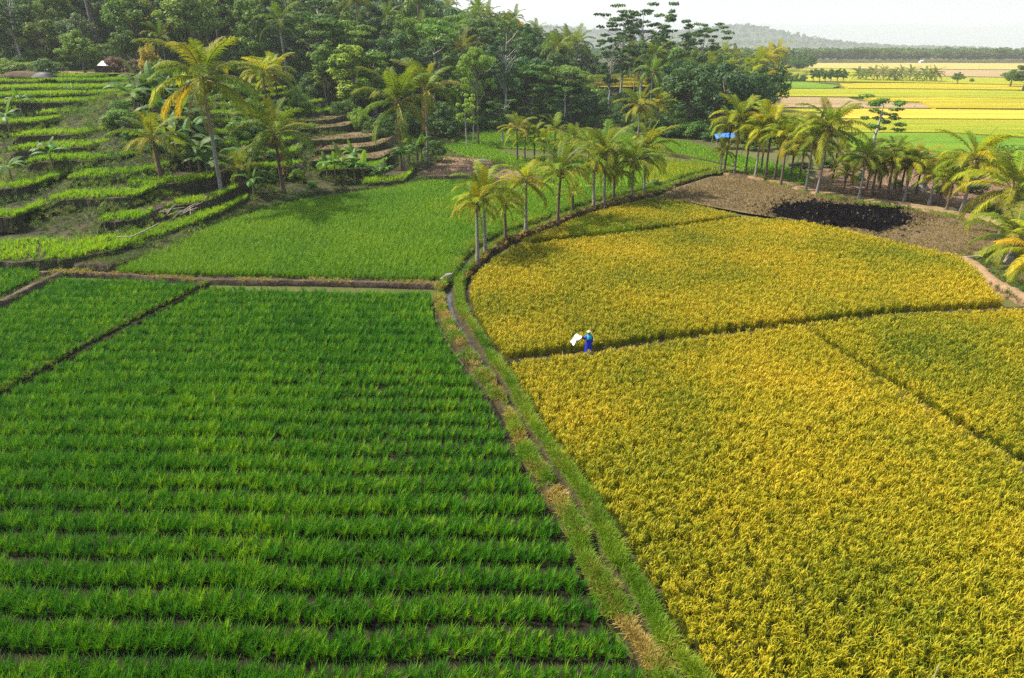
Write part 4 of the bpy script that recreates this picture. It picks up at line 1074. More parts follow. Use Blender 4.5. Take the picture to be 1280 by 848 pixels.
# ------------------------------------------------------------------ broadleaf trees
def crown_tree(kind, seed, mat):
    """unit tree 10 m tall: returns trunk mesh, crown mesh"""
    r = random.Random(seed)
    nr = np.random.default_rng(seed)
    tb = MB(); C = []        # clumps: centre, radii, leaves
    if kind == 'round':
        th = 3.0; R0 = 3.4
        for k in range(46):
            u = Vector((nr.normal(), nr.normal(), nr.normal() * 0.9)).normalized() * (nr.uniform(0.45, 1.0))
            c = Vector((u.x * R0, u.y * R0, 6.3 + u.z * 3.2))
            if c.z < 3.2: continue
            s = r.uniform(0.7, 1.25)
            C.append((c, (s, s, s * 0.7), 62))
        fork = 2.6
    elif kind == 'tall':
        for k in range(46):
            z = nr.uniform(2.2, 9.6)
            wd = 2.3 * math.sin(math.pi * min(1, max(0.08, (z - 1.6) / 8.6))) ** 0.6
            a = nr.uniform(0, 6.283); q = wd * math.sqrt(nr.uniform(0.1, 1))
            s = r.uniform(0.6, 1.05)
            C.append((Vector((q * math.cos(a), q * math.sin(a), z)), (s, s, s * 0.7), 60))
        fork = 3.0
    elif kind == 'umbrella':
        for k in range(34):
            a = nr.uniform(0, 6.283); q = 4.6 * math.sqrt(nr.uniform(0.0, 1))
            z = 9.4 - 0.09 * q * q - r.choice((0, 0, 0.5, 1.2, 2.2))
            s = r.uniform(0.9, 1.5)
            C.append((Vector((q * math.cos(a), q * math.sin(a), z)), (s, s, 0.30), 70))
        fork = 4.0
    elif kind == 'layered':      # tall sparse albizia with flat sprays
        for k in range(64):
            z = nr.uniform(4.0, 9.8); wd = 1.2 + 2.8 * (z - 4.0) / 6.0
            if z > 9: wd *= 0.85
            a = nr.uniform(0, 6.283); q = wd * math.sqrt(nr.uniform(0.15, 1))
            s = r.uniform(0.35, 0.85)
            z += 0.12 * q + r.uniform(-0.2, 0.2)
            C.append((Vector((q * math.cos(a), q * math.sin(a), z)), (s, s, 0.14), 34))
        fork = 4.5
    elif kind == 'sparse':
        for k in range(20):
            z = nr.uniform(3.5, 9.7); wd = 1.9
            a = nr.uniform(0, 6.283); q = wd * math.sqrt(nr.uniform(0.1, 1))
            s = r.uniform(0.45, 0.8)
            C.append((Vector((q * math.cos(a), q * math.sin(a), z)), (s, s, 0.35), 46))
        fork = 4.0
    elif kind == 'bush':
        for k in range(30):
            u = Vector((nr.normal(), nr.normal(), abs(nr.normal()) * 0.9)).normalized() * nr.uniform(0.4, 1.0)
            c = Vector((u.x * 5.0, u.y * 5.0, 1.6 + u.z * 7.4))
            s = r.uniform(1.3, 2.1)
            C.append((c, (s, s, s * 0.75), 62))
        fork = 0.8
    # trunk and limbs
    lean = Vector((r.uniform(-0.4, 0.4), r.uniform(-0.4, 0.4), 0))
    topz = max(c.z for c, _, _ in C) - 0.6
    tr = {'layered': 0.16, 'sparse': 0.13, 'bush': 0.18}.get(kind, 0.22)
    stem = [Vector((0, 0, -0.5))] + [lean * (t * t) + Vector((r.uniform(-.08, .08), r.uniform(-.08, .08), topz * t)) for t in (0.12, 0.3, 0.5, 0.7, 0.85, 1.0)]
    tb.tube(stem, [tr * 1.5, tr * 1.1, tr * 0.95, tr * 0.8, tr * 0.55, tr * 0.35, tr * 0.12], 6)
    for c, s, n in C[::2]:
        zb = max(fork * 0.7, c.z - r.uniform(1.0, 2.6)); zb = min(zb, topz * 0.95)
        t = zb / topz
        b = lean * (t * t) + Vector((0, 0, zb))
        m = b.lerp(c, 0.5) + Vector((0, 0, -0.15))
        tb.tube([b, m, c], [tr * 0.34, tr * 0.22, tr * 0.07], 4, cap=False)
    # leaves
    V = []; 
    ls = {'umbrella': 0.19, 'layered': 0.16, 'sparse': 0.17, 'bush': 0.33}.get(kind, 0.205)
    for c, s, n in C:
        n = int(n * 1.6)
        d = nr.normal(size=(n, 3)); d /= np.linalg.norm(d, axis=1)[:, None]
        rad = nr.uniform(0.35, 1.0, n) ** 0.6
        p = np.array(c) + d * rad[:, None] * np.array(s)
        nrm = d * np.array([1, 1, 1.2]) + nr.normal(0, 0.55, (n, 3)) + np.array([0, 0, 0.45])
        nrm /= np.linalg.norm(nrm, axis=1)[:, None]
        a = np.cross(nrm, nr.normal(size=(n, 3))); a /= np.linalg.norm(a, axis=1)[:, None]
        b = np.cross(nrm, a)
        sz = ls * nr.uniform(0.6, 1.25, n)[:, None]
        V.append(np.stack([p - a * sz * 1.25, p - b * sz * 0.6 - nrm * sz * 0.12, p + a * sz * 1.25, p + b * sz * 0.6 - nrm * sz * 0.12], 1).reshape(-1, 3))
    V = np.vstack(V)
    me = bpy.data.meshes.new('crown'); me.from_pydata(V.tolist(), [], np.arange(len(V)).reshape(-1, 4).tolist()); me.materials.append(mat); me.update()
    return tb.mesh('trunk', [M['bark_pale'] if kind in ('layered', 'sparse') else M['bark']], True), me
TREES = {}
def variants(key, kind, leaf, n):
    TREES[key] = [crown_tree(kind, hash_s(key) + k, M['leaf_' + leaf]) for k in range(n)]
def hash_s(s): return sum((i + 1) * ord(c) for i, c in enumerate(s)) % 9973
for key, kind, leaf, n in (('round_dark', 'round', 'dark', 3), ('round_mid', 'round', 'mid', 3), ('round_blue', 'round', 'blue', 2), ('round_light', 'round', 'light', 2), ('tall_mid', 'tall', 'mid', 2), ('tall_dark', 'tall', 'dark', 2), ('tall_light', 'tall', 'light', 1),
                           ('umbrella', 'umbrella', 'mid', 3), ('layered', 'layered', 'dark', 3), ('sparse', 'sparse', 'light', 2), ('sparse_dark', 'sparse', 'mid', 2), ('bush_mid', 'bush', 'mid', 3), ('bush_dark', 'bush', 'dark', 2), ('bush_light', 'bush', 'light', 2), ('bush_yellow', 'bush', 'yellow', 1), ('bush_purple', 'bush', 'purple', 1), ('round_yellow', 'round', 'yellow', 1)):
    variants(key, kind, leaf, n)
trng = random.Random(21)
def tree_at(X, Y, zb, h, key, label, group, wf=1.0, name=None, cat='tree', bright=None):
    s = h / 10.0
    bush = key.startswith('bush')
    root = empty(name or ('shrub' if bush else 'broadleaf_tree'), (X, Y, zb), trng.uniform(0, 6.283), (s * wf, s * wf, s))
    tag(root, label, 'shrub' if bush else cat, group)
    tm, cm = trng.choice(TREES[key])
    link('stem' if bush else 'trunk', tm, root)
    c = link('foliage' if bush else 'crown', cm, root)
    b = trng.uniform(0.8, 1.25) if bright is None else bright
    c.color = (b * trng.uniform(0.92, 1.1), b, b * trng.uniform(0.85, 1.1), 1)
    return root
def tree_px(px, Y, pyt, key, label, group=None, wpx=None, zb=None, bright=None, name=None):
    """column, distance, top row; width in pixels sets the spread"""
    z0 = 6.0
    for _ in range(3):
        X = GX(px, Y, z0); z0 = hz(X, Y) - 0.3 if zb is None else zb
    h = max(1.0, ztop(px, pyt, Y) - z0)
    wf = 1.0
    if wpx:
        base_w = {'round': 8.0, 'tall': 5.4, 'umbrella': 11.0, 'layered': 8.4, 'sparse': 4.8, 'bush': 12.0}[key.split('_')[0]]
        dep = Y * CP + (CAM_H - z0) * SP
        wf = (wpx * dep / FPX) / (base_w * h / 10)
    return tree_at(X, Y, z0, h, key, label, group, wf, name, bright=bright)
for px, Y, pt, k_, w_ in INFILL:
    tree_px(px, Y, pt, k_, {'bush_dark': 'dark low bush', 'bush_mid': 'green low bush'}[k_] + {1072: ' behind the white trunked palm', 1120: ' by the straight dark trunk', 1150: ' before the boulder', 1178: ' past the boulder', 1215: ' under the yellow drooping palm', 1235: ' left of the big spreading palm', 1275: ' right of the big spreading palm', 1272: ' under the bushy palm by the short path'}[px], 'low bushes along the path', wpx=w_, zb=0.0)
# trees one can point out
tree_px(800, 172, 8, 'layered', 'tallest feathery tree on the skyline before the hazy hills', wpx=100, bright=1.0)
tree_px(775, 178, 18, 'layered', 'feathery flat topped tree leaning beside the tallest one', wpx=85, bright=1.0)
tree_px(872, 178, 30, 'layered', 'airy flat sprayed tree on the skyline over the grey palm', wpx=75, bright=0.95)
tree_px(840, 170, 42, 'layered', 'dark layered tree between the two skyline trees', wpx=75)
tree_px(760, 165, 48, 'layered', 'sparse layered tree over the yellow terraces', wpx=60)
tree_px(665, 150, 78, 'umbrella', 'broad green umbrella shaped tree at the foot of the wood', wpx=95, bright=1.1)
tree_px(712, 148, 76, 'umbrella', 'second umbrella shaped tree, beside the yellow terraces', wpx=85, bright=1.0)
tree_px(690, 160, 60, 'round_dark', 'dark domed tree behind the umbrella shaped pair', wpx=80)
tree_px(664, 146, 112, 'sparse_dark', 'thin grey branched tree below the umbrella crown', wpx=36)
tree_px(705, 144, 104, 'sparse_dark', 'forked pale stemmed tree before the dark wood edge', wpx=50)
tree_px(545, 148, 18, 'umbrella', 'light green spreading tree in the middle of the wood', wpx=70, bright=1.7)
tree_px(598, 118, 54, 'umbrella', 'slender pale trunked tree with thin flat crown', wpx=56, bright=1.4, name='pale_trunk_tree')
tree_px(583, 116, 116, 'sparse', 'thin white stemmed tree beside the pale trunk', wpx=28)
tree_px(592, 118, 122, 'sparse', 'second thin white stemmed tree near the pale trunk', wpx=22)
tree_px(628, 120, 124, 'sparse_dark', 'small olive tree before the dark wood edge', wpx=44)
tree_px(445, 122, 56, 'tall_light', 'light leaved tree with grey limbs above the brown terraces', wpx=60, bright=1.0)
tree_px(470, 124, 62, 'tall_mid', 'fresh green tree right beside the light leaved one', wpx=56, bright=1.3)
tree_px(412, 128, 50, 'round_mid', 'rounded mid green tree at the head of the brown terraces', wpx=50, bright=1.1)
tree_px(1090, 108, 118, 'sparse_dark', 'slender young tree with tiered leaf clusters on the plain', wpx=62, zb=0.0, bright=1.15)
tree_px(108, 122, 36, 'round_mid', 'round green tree standing free on the upper terraces', wpx=58, bright=1.2)
tree_px(160, 128, 32, 'round_mid', 'smaller round tree before the dark wood', wpx=40, bright=0.9)
tree_px(190, 120, 42, 'bush_yellow', 'yellow green leafy shrub on the upper terraces', wpx=34)
tree_px(150, 122, 64, 'bush_purple', 'purplish brown thicket shrub behind the terraces', wpx=40)
tree_px(173, 122, 68, 'bush_purple', 'second purplish shrub in the thicket behind the terraces', wpx=30)
tree_px(1192, 84, 190, 'bush_dark', 'dark green leafy shrub under the yellow drooping palm', wpx=52, zb=0.0, bright=1.2)
tree_px(1225, 96, 180, 'bush_light', 'bright green shrub behind the big spreading palm', wpx=34, zb=0.0)
tree_px(1262, 98, 172, 'bush_mid', 'leafy green bush at the edge behind the big palm', wpx=60, zb=0.0, bright=1.3)
tree_px(1278, 70, 222, 'bush_dark', 'dark bush at the edge beside the big spreading palm', wpx=40, zb=0.0)
tree_px(819, 80, 222, 'bush_dark', 'dark shrub at the end of the ditch bank palms', wpx=20, zb=0.0)
tree_px(1000, 92, 200, 'bush_dark', 'dark tangled shrub behind the leafy palm on the path', wpx=34, zb=0.0)
tree_px(1032, 94, 196, 'bush_mid', 'green tangled shrub behind the tallest palm on the path', wpx=40, zb=0.0)
tree_px(1058, 100, 190, 'bush_dark', 'dark bush left of the slender young tree', wpx=40, zb=0.0)
tree_px(1110, 96, 196, 'bush_dark', 'dark bush right of the slender young tree', wpx=34, zb=0.0)
tree_px(945, 112, 172, 'bush_mid', 'green shrub behind the golden palms of the path', wpx=44, zb=0.0)
tree_px(972, 114, 168, 'bush_light', 'light shrub between the golden palms and the plain', wpx=40, zb=0.0)
tree_px(990, 108, 178, 'bush_dark', 'dark shrub beside the light one by the golden palms', wpx=34, zb=0.0)
tree_px(925, 122, 162, 'bush_dark', 'dark shrub directly behind the blue tarpaulin', wpx=40, zb=0.0)
tree_px(838, 130, 142, 'bush_dark', 'dense dark shrub at the foot of the wood', wpx=50, zb=0.0)
tree_px(862, 128, 146, 'bush_mid', 'green bush beside the grey green palm', wpx=44, zb=0.0)
tree_px(890, 124, 154, 'bush_dark', 'low dark shrub next to the blue tarpaulin', wpx=36, zb=0.0)
tree_px(1278, 260, 80, 'round_dark', 'big dark tree on the plain cut by the picture edge', wpx=44, zb=0.0)
tree_px(1262, 290, 86, 'round_mid', 'rounded tree next to the big one on the plain', wpx=30, zb=0.0)
tree_px(1196, 310, 90, 'round_mid', 'lone round tree on the far plain', wpx=17, zb=0.0)
tree_px(1214, 330, 97, 'bush_mid', 'tiny lone bush on the far plain', wpx=7, zb=0.0)
for i, (px, Y, pyt, key, wpx, br) in enumerate(sorted(((148, 82, 134, 'bush_mid', 46, 1.3), (175, 90, 112, 'bush_light', 40, 1.0), (205, 92, 108, 'bush_mid', 50, 1.0), (232, 86, 140, 'bush_dark', 56, 1.3), (255, 78, 178, 'bush_dark', 50, 1.1), (232, 76, 188, 'bush_mid', 40, 1.0), (310, 92, 142, 'bush_dark', 56, 1.2),
                                                (322, 84, 180, 'bush_dark', 50, 1.0), (300, 108, 100, 'bush_mid', 60, 0.9), (385, 100, 168, 'bush_mid', 30, 1.0), (448, 108, 128, 'bush_light', 34, 1.0), (468, 105, 150, 'bush_dark', 40, 1.0), (480, 112, 136, 'bush_mid', 40, 1.0), (545, 98, 172, 'bush_mid', 36, 1.0), (290, 76, 206, 'bush_dark', 44, 1.0),
                                                (375, 112, 104, 'bush_light', 40, 0.9), (430, 116, 116, 'bush_mid', 36, 0.9), (25, 118, 66, 'bush_mid', 50, 0.9), (62, 120, 66, 'bush_dark', 46, 1.0), (212, 112, 70, 'bush_mid', 40, 1.1), (250, 116, 70, 'bush_dark', 60, 1.0), (515, 118, 122, 'bush_dark', 60, 1.0), (560, 124, 122, 'bush_dark', 60, 0.9)))):
    tree_px(px, Y, pyt, key, ['leafy green shrub among bananas on the terraced slope', 'dark bushy shrub in the thicket on the terraced slope', 'light green shrub on the terraced slope'][{'bush_mid': 0, 'bush_dark': 1, 'bush_light': 2}[key]] + ', ' + ORD[i] + ' from left', 'shrubs on the terraced slope', wpx=wpx, bright=br)

for px, py, w_, key, br in ((140, 165, 26, 'bush_light', 1.0), (155, 150, 34, 'bush_mid', 1.4), (168, 178, 30, 'bush_mid', 1.2), (182, 160, 36, 'bush_light', 0.9), (198, 192, 34, 'bush_dark', 1.5), (216, 178, 40, 'bush_mid', 1.2), (240, 200, 36, 'bush_mid', 1.3), (258, 214, 34, 'bush_dark', 1.4), (244, 168, 44, 'bush_dark', 1.3),
                            (262, 186, 40, 'bush_mid', 1.1), (300, 180, 40, 'bush_mid', 1.2), (322, 208, 34, 'bush_light', 0.8), (338, 228, 26, 'bush_mid', 1.0), (372, 226, 24, 'bush_light', 0.8), (390, 238, 18, 'bush_mid', 1.2), (178, 118, 30, 'bush_mid', 1.2), (310, 150, 44, 'bush_mid', 1.1), (352, 178, 34, 'bush_dark', 1.3), (370, 196, 26, 'bush_mid', 1.2), (60, 262, 14, 'bush_light', 1.0), (130, 262, 16, 'bush_light', 0.9), (470, 222, 20, 'bush_mid', 1.1), (352, 152, 36, 'bush_dark', 1.2)):
    X, Y, zb = ground_hit(px, py)
    dep = Y * CP + (CAM_H - zb) * SP; wm = w_ * dep / FPX
    tree_at(X, Y, zb - 0.2, wm * 0.85, key, {'bush_light': 'fresh light green shrub', 'bush_mid': 'dense mid green shrub', 'bush_dark': 'dark leafy shrub'}[key] + (' near the terrace ends' if px < 200 else ' beside the huge palm' if px < 300 else ' between the huge palm and brown terraces') + (', uphill' if py < 170 else ', downhill'), 'shrubs filling the slope', 1.0, bright=br)
# the wood on the hill
def skyline(px):
    return float(np.interp(px, [-200, 520, 560, 600, 640, 660, 690, 720, 745, 760, 790, 830, 870, 905, 930, 960, 1000], [-45, -40, -8, 6, 4, 22, 34, 44, 50, 60, 60, 48, 48, 56, 62, 74, 80]))
frontY = lambda px: float(np.interp(px, [-200, 0, 250, 330, 430, 530, 600, 640, 750, 800, 830, 900, 925, 960], [137, 137, 134, 130, 128, 130, 134, 142, 147, 137, 131, 118, 118, 150]))
LABS = {'round_dark': 'dark broadleaf tree with domed crown in the hillside wood', 'round_mid': 'green broadleaf tree with rounded crown in the hillside wood', 'round_blue': 'bluish green broadleaf tree in the hillside wood', 'round_light': 'light green rounded tree in the hillside wood',
        'tall_mid': 'tall narrow green tree in the hillside wood', 'tall_dark': 'tall narrow dark tree in the hillside wood', 'umbrella': 'flat topped spreading tree in the hillside wood', 'layered': 'feathery layered tree in the hillside wood', 'tall_light': 'tall light green tree in the hillside wood', 'round_yellow': 'yellowish crowned tree in the hillside wood', 'palm': 'coconut palm in the hillside wood'}
keys = ['round_dark'] * 6 + ['round_mid'] * 5 + ['round_blue'] * 4 + ['round_light'] * 1 + ['tall_mid'] * 3 + ['tall_dark'] * 3 + ['umbrella'] * 2 + ['layered'] * 2 + ['tall_light'] + ['round_yellow']
def wood_label(key, px, Y, h):
    look = LABS[key].replace(' in the hillside wood', '')
    zone = ('above the highest green terraces' if px < 130 else 'behind the free standing round tree' if px < 230 else 'behind the huge palm' if px < 330 else 'above the brown terraces' if px < 470 else 'behind the two tall slim palms' if px < 560 else
            'behind the pale trunked tree' if px < 630 else 'behind the umbrella shaped pair' if px < 730 else 'near the yellow terraces' if px < 812 else 'behind the grey green palm' if px < 900 else 'where the wood meets the plain')
    d = Y - frontY(px)
    row = 'front edge of the wood' if d < 14 else 'second rank of the wood' if d < 30 else 'middle of the wood' if d < 60 else 'upper wood'
    look = look.replace(' with domed crown', '').replace(' with rounded crown', '')
    return '%s %s, %s %s' % ('low' if h < 8.5 else 'high' if h > 14.5 else 'medium', look, row.replace(' of the wood', ' of wood'), zone)
nt_ = 0
Yr = 128.0; row = 0
while Yr < 262:
    step = 6.6 + row * 0.22
    x = -125 - Yr * 0.25
    while x < 75:
        Xj = x + trng.uniform(-1.9, 1.9); Yj = Yr + trng.uniform(-3, 3)
        x += step * trng.uniform(0.85, 1.2)
        zb = hz(Xj, Yj) - 0.4
        px = PX(Xj, Yj, zb + 5)
        if px < -45 or px > 962 or Yj < frontY(px): continue
        if 722 < px < 812 and Yj < 232: continue
        key = trng.choice(keys)
        h = trng.uniform(9.5, 15.0)
        if key in ('layered', 'tall_mid', 'tall_dark', 'umbrella'): h *= 1.2
        lim = ztop(px, skyline(px) + trng.uniform(0, 16), Yj) - zb
        if px > 540: h = min(h, lim)
        h = min(h, 20)
        if h < 4.0: continue
        if trng.random() < 0.19 and nt_ < 400 and h > 7:
            # a palm of the wood: one joined crown is enough at this size
            WPALM.append((Xj, Yj, zb, h)) if 'WPALM' in globals() else globals().__setitem__('WPALM', [(Xj, Yj, zb, h)])
            continue
        tree_at(Xj, Yj, zb, h, key, wood_label(key, px, Yj, h), 'trees of the hillside wood', trng.uniform(0.85, 1.2) * (1.15 if h < 10 else 0.95))
        nt_ += 1
    Yr += 8.2 + row * 0.35; row += 1
def joined_palm_crown(seed):
    r = random.Random(seed); mb = MB(); a0 = r.uniform(0, 6.28)
    seq = ['spear'] + ['up'] * 3 + ['mid'] * 5 + ['flat'] * 4 + ['low'] * 3
    for k, c in enumerate(seq):
        me = r.choice(FR[c]); s = r.uniform(0.85, 1.1)
        mt = Matrix.Rotation(a0 + k * 2.4, 3, 'Z') @ Matrix.Rotation(r.uniform(-.15, .15), 3, 'X') * s
        i0 = len(mb.v)
        mb.v += [tuple(mt @ v.co) for v in me.vertices]
        for p in me.polygons:
            mb.f.append(tuple(i0 + q for q in p.vertices)); mb.m.append(p.material_index)
    return mb.mesh('crown', [M['frond'], M['rachis']])
JP = [joined_palm_crown(k) for k in range(3)]
JT = [trunk_mesh('trunk', 10, 0.2, 0.13, 0.03, 0.02, M['palm_bark'], 900 + k) for k in range(2)]
def wood_palm(X, Y, zb, h, label, group, cs=1.35, tint=OLIVE):
    root = empty('coconut_palm', (X, Y, zb), trng.uniform(0, 6.28))
    tag(root, label, 'palm', group)
    tm, top, _ = trng.choice(JT)
    t = link('trunk', tm, root); t.scale = (1.2, 1.2, h / 10)
    c = link('crown', trng.choice(JP), root); c.location = (top.x * 1.2, top.y * 1.2, h); c.scale = (cs, cs, cs)
    c.color = (*jit_c(tint, trng, 0.15), 1)
for X, Y, zb, h in WPALM:
    px = PX(X, Y, zb + h)
    wood_palm(X, Y, zb, h * (1.05 if px < 560 else 0.95), wood_label('palm', px, Y, h), 'palms in the hillside wood')
for px, pyb, pyt, cs in ((935, 150, 80, 1.2), (950, 148, 74, 1.2), (962, 142, 66, 1.1), (926, 155, 96, 1.1), (946, 152, 104, 1.2), (966, 136, 92, 1.1), (912, 158, 110, 1.1)):
    X, Y, _ = G(px, pyb); wood_palm(X, Y, 0, ztop(px, pyt, Y), '%s palm of the dense stand where the wood meets the plain' % {935: 'tall golden', 950: 'second tallest', 962: 'tallest outer', 926: 'inner mid height', 946: 'low yellowish', 966: 'lower outer', 912: 'lowest inner'}[px], 'palms where the wood meets the plain', cs, YG if px % 2 else YEL)
for i, px in enumerate((1072, 1081, 1092, 1104, 1111, 1118, 1126, 1137, 1145, 1155, 1163, 1168)):
    X, Y, _ = G(px, 100 + (i % 3) * 0.6 + (px - 1070) * 0.02); wood_palm(X, Y, 0, 2.4 + (i % 4) * 0.4, '%s small palm from the left in the row on the far plain' % ORD[i], 'palms in a row on the far plain', 1.3, OLIVE)
for i, px in enumerate((1016, 1024, 1031, 1038, 1046, 1053)):
    tree_px(px, 330 - i * 3, 84 + i % 3, 'round_mid', '%s round dark tree from the left in the clump on the far plain' % ORD[i], 'trees in a clump on the far plain', wpx=14, zb=0.0)
for i, px in enumerate((985, 993, 1003)):
    tree_px(px, 330, 88 + i % 2, 'bush_mid', '%s low bush from the left in the line on the far plain' % ORD[i], 'bushes in a line on the far plain', wpx=12, zb=0.0)
# undergrowth
PC['bush'] = proto_collection('undergrowth_bush', [TREES[k][0][1] for k in ('bush_dark', 'bush_mid', 'bush_dark')])
n = 4200
x = rng.uniform(-150, 62, n); y = rng.uniform(126, 250, n); z = hill(x, y)
pxs = 640 + FPX * x / (y * CP + (CAM_H - z) * SP)
fy = np.array([frontY(p) for p in pxs])
k = (y > fy - 1.0) & (pxs < 960) & ~((pxs > 722) & (pxs < 815) & (y < 232) & (y > 186))
x, y, z = x[k], y[k], z[k]
scatter('undergrowth', np.column_stack([x, y, np.maximum(z - 0.6, -0.3)]), PC['bush'], rng.uniform(0.18, 0.42, len(x)), 'dense dark undergrowth beneath the trees of the wood', 'undergrowth', 0.1)

# ------------------------------------------------------------------ bananas
def banana_leaf(name, L, el0, droop, seed):
    r = random.Random(seed); mb = MB(); n = 9
    p = Vector((0, 0, 0)); rl = []; rr = []; mid = []
    for k in range(n + 1):
        t = k / n; el = el0 - droop * t ** 1.3
        d = Vector((math.cos(el), 0, math.sin(el))); up = Vector((-math.sin(el), 0, math.cos(el)))
        wd = 0.36 * math.sin(math.pi * min(1, 0.04 + t * 0.97)) ** 0.55 * r.uniform(0.82, 1.08) if t > 0.12 else 0.03
        fold = 0.35
        mid.append(tuple(p)); rl.append(tuple(p + Vector((0, 1, 0)) * wd - up * wd * fold)); rr.append(tuple(p + Vector((0, -1, 0)) * wd - up * wd * fold * r.uniform(0.6, 1.4)))
        p = p + d * L / n
    mb.strip([rl, mid]); mb.strip([mid, rr])
    return mb.mesh(name, [M['banana_leaf']])
BL = [banana_leaf('leaf', 2.4, R(e), R(dr), e + dr) for e, dr in ((80, 50), (62, 105), (56, 120), (44, 105), (28, 90))]
BS = []
for k in range(2):
    mb = MB(); mb.tube([(0, 0, -0.2), (0.02, 0, 0.6), (0.03, 0.02, 1.3), (0.02, 0.02, 1.9)], [0.13, 0.12, 0.095, 0.06], 7)
    BS.append(mb.mesh('stem', [M['banana_stem']], True))
brng = random.Random(4)
def banana(px, py, z, s, label, group, tint=(1, 1, 1)):
    X, Y, zb = ground_hit(px, py)
    root = empty('banana_plant', (X, Y, zb), brng.uniform(0, 6.28), s)
    tag(root, label, 'banana plant', group)
    link('stem', brng.choice(BS), root)
    n = brng.randint(8, 11)
    for k in range(n):
        o = link('leaf', BL[0] if k == 0 else BL[1 + (k + brng.randint(0, 1)) % 4], root)
        o.location = (0.02, 0.02, 1.85); o.rotation_euler = (brng.uniform(-0.2, 0.2), 0, k * 2.4 + brng.uniform(-0.3, 0.3)); q = brng.uniform(0.8, 1.15); o.scale = (q, q, q)
        o.color = (*jit_c(tint, brng, 0.2), 1)
BNG = 'banana plants on the terraced slope'
TZ = lambda py: float(np.interp(py, [a for a, b in TZ1][::-1], [b for a, b in TZ1][::-1]))
banana(68, 216, 3.7, 1.0, 'single pale banana plant on the bank below the green terraces', BNG)
banana(18, 236, 3.1, 1.0, 'wilted banana plant at the edge above bare earth', BNG, (1.4, 1.2, 1.0))
banana(14, 172, 5.9, 1.1, 'banana plant at the edge between two terraces', BNG)
banana(28, 143, 7.3, 0.9, 'small banana plant in the upper terraces at the edge', BNG)
for i, (px, py, s) in enumerate(sorted(((172, 150, 1.5), (185, 142, 1.7), (200, 146, 1.6), (215, 152, 1.5), (228, 140, 1.4), (205, 165, 1.4), (232, 172, 1.5), (220, 205, 1.5), (238, 212, 1.5), (252, 222, 1.4), (262, 232, 1.2), (190, 128, 1.3), (222, 190, 1.5), (245, 190, 1.4), (308, 222, 1.2)))):
    banana(px, py, TZ(py) - 0.7 - max(0, (px - 180)) * 0.010, s, '%s blue green banana plant from the left in the thicket by the huge palm' % ORD[i], 'banana plants in the thicket by the huge palm', (0.9, 0.85, 0.9))
for i, (px, py, s) in enumerate(sorted(((420, 228, 1.0), (432, 230, 1.1), (444, 231, 1.0), (455, 230, 1.0), (410, 226, 0.9)))):
    banana(px, py, 0.9, s, '%s banana plant from the left in the clump above the light green paddy' % ORD[i], 'banana plants above the light green paddy', (1.1, 1.1, 0.8))
for i, (px, py, s) in enumerate(sorted(((512, 208, 1.1), (522, 205, 1.2), (506, 214, 1.0), (528, 210, 1.0), (482, 230, 0.8)))):
    banana(px, py, 0.9, s, '%s banana plant from the left between the two tall palms' % ORD[i], 'banana plants between the tall palms', (1.0, 1.05, 0.9))
banana(442, 210, 1.6, 0.9, 'lone banana plant on the green step below the brown terraces', BNG, (1.1, 1.1, 0.8))
banana(318, 248, 0.6, 0.9, 'small papaya like banana plant beside the low palm', BNG, (1.0, 1.1, 0.8))

# ------------------------------------------------------------------ far woods, hazy hills, mountains
PC['fartree'] = proto_collection('far_tree', [TREES[k][0][1] for k in ('round_dark', 'round_blue', 'tall_dark', 'round_mid', 'umbrella')])
n = 2300
x = rng.uniform(-380, 720, n); y = rng.uniform(770, 960, n)
x[:400] = rng.uniform(170, 620, 400); y[:400] = rng.uniform(768, 778, 400)
scatter('far_treeline', np.column_stack([x, y, np.zeros(n)]), PC['fartree'], rng.uniform(0.8, 1.5, n), 'hazy belt of trees along the far end of the plain', 'trees', 0.05)
n = 260
x = rng.uniform(95, 190, n); y = rng.uniform(430, 640, n)
pxs = 640 + FPX * x / (y * CP + CAM_H * SP)
k = (pxs < 1012) & (pxs > 860)
scatter('plain_edge_trees', np.column_stack([x, y, np.zeros(n)])[k], PC['fartree'], rng.uniform(0.8, 1.3, k.sum()), 'bluish trees where the plain meets the wood', 'trees', 0.05)
def ridge(name, y0, y1, x0, x1, prof, label, mat, rough, seed, nx=160, ny=14):
    rr = np.random.default_rng(seed)
    xs = np.linspace(x0, x1, nx); ys = np.linspace(y0, y1, ny)
    ph = rr.uniform(0, 6.28, 9)
    V = []
    for j, y in enumerate(ys):
        t = j / (ny - 1); e = math.sin(math.pi * min(1, t * 1.15)) ** 0.8 if t < 0.87 else max(0.0, (1 - t) / 0.13)
        e = min(e, 1.0)
        for x in xs:
            q = sum(math.sin(x * 0.0021 * 1.9 ** k + ph[k] + t * 2.1 * (k % 3)) * 0.55 ** k for k in range(7))
            V.append((x, y, -2 + max(0.0, e * (np.interp(x, prof[0], prof[1]) + rough * q))))
    F = [(j * nx + i, j * nx + i + 1, (j + 1) * nx + i + 1, (j + 1) * nx + i) for j in range(ny - 1) for i in range(nx - 1)]
    me = bpy.data.meshes.new(name); me.from_pydata(V, [], F); me.materials.append(mat); me.polygons.foreach_set('use_smooth', [True] * len(F)); me.update()
    return tag(link(name, me), label, 'hills', kind='structure'), V
def xat(px, Y): return GX(px, Y, 30)
R1, V1 = ridge('hills', 2300, 3600, -1500, 3800, ([xat(p, 2900) for p in (0, 560, 640, 690, 740, 830, 880, 915, 945, 975, 1010, 1060, 1200, 1400)], [76, 84, 84, 80, 68, 62, 76, 88, 70, 48, 30, 17, 7, 4]), 'low wooded hill fading into haze behind the plain', M['far_wood'], 3.0, 3)
V1 = np.array(V1); V1 = V1[(V1[:, 2] > 3)]
V1 = V1[np.abs(V1[:, 0] - 700) < 1500]
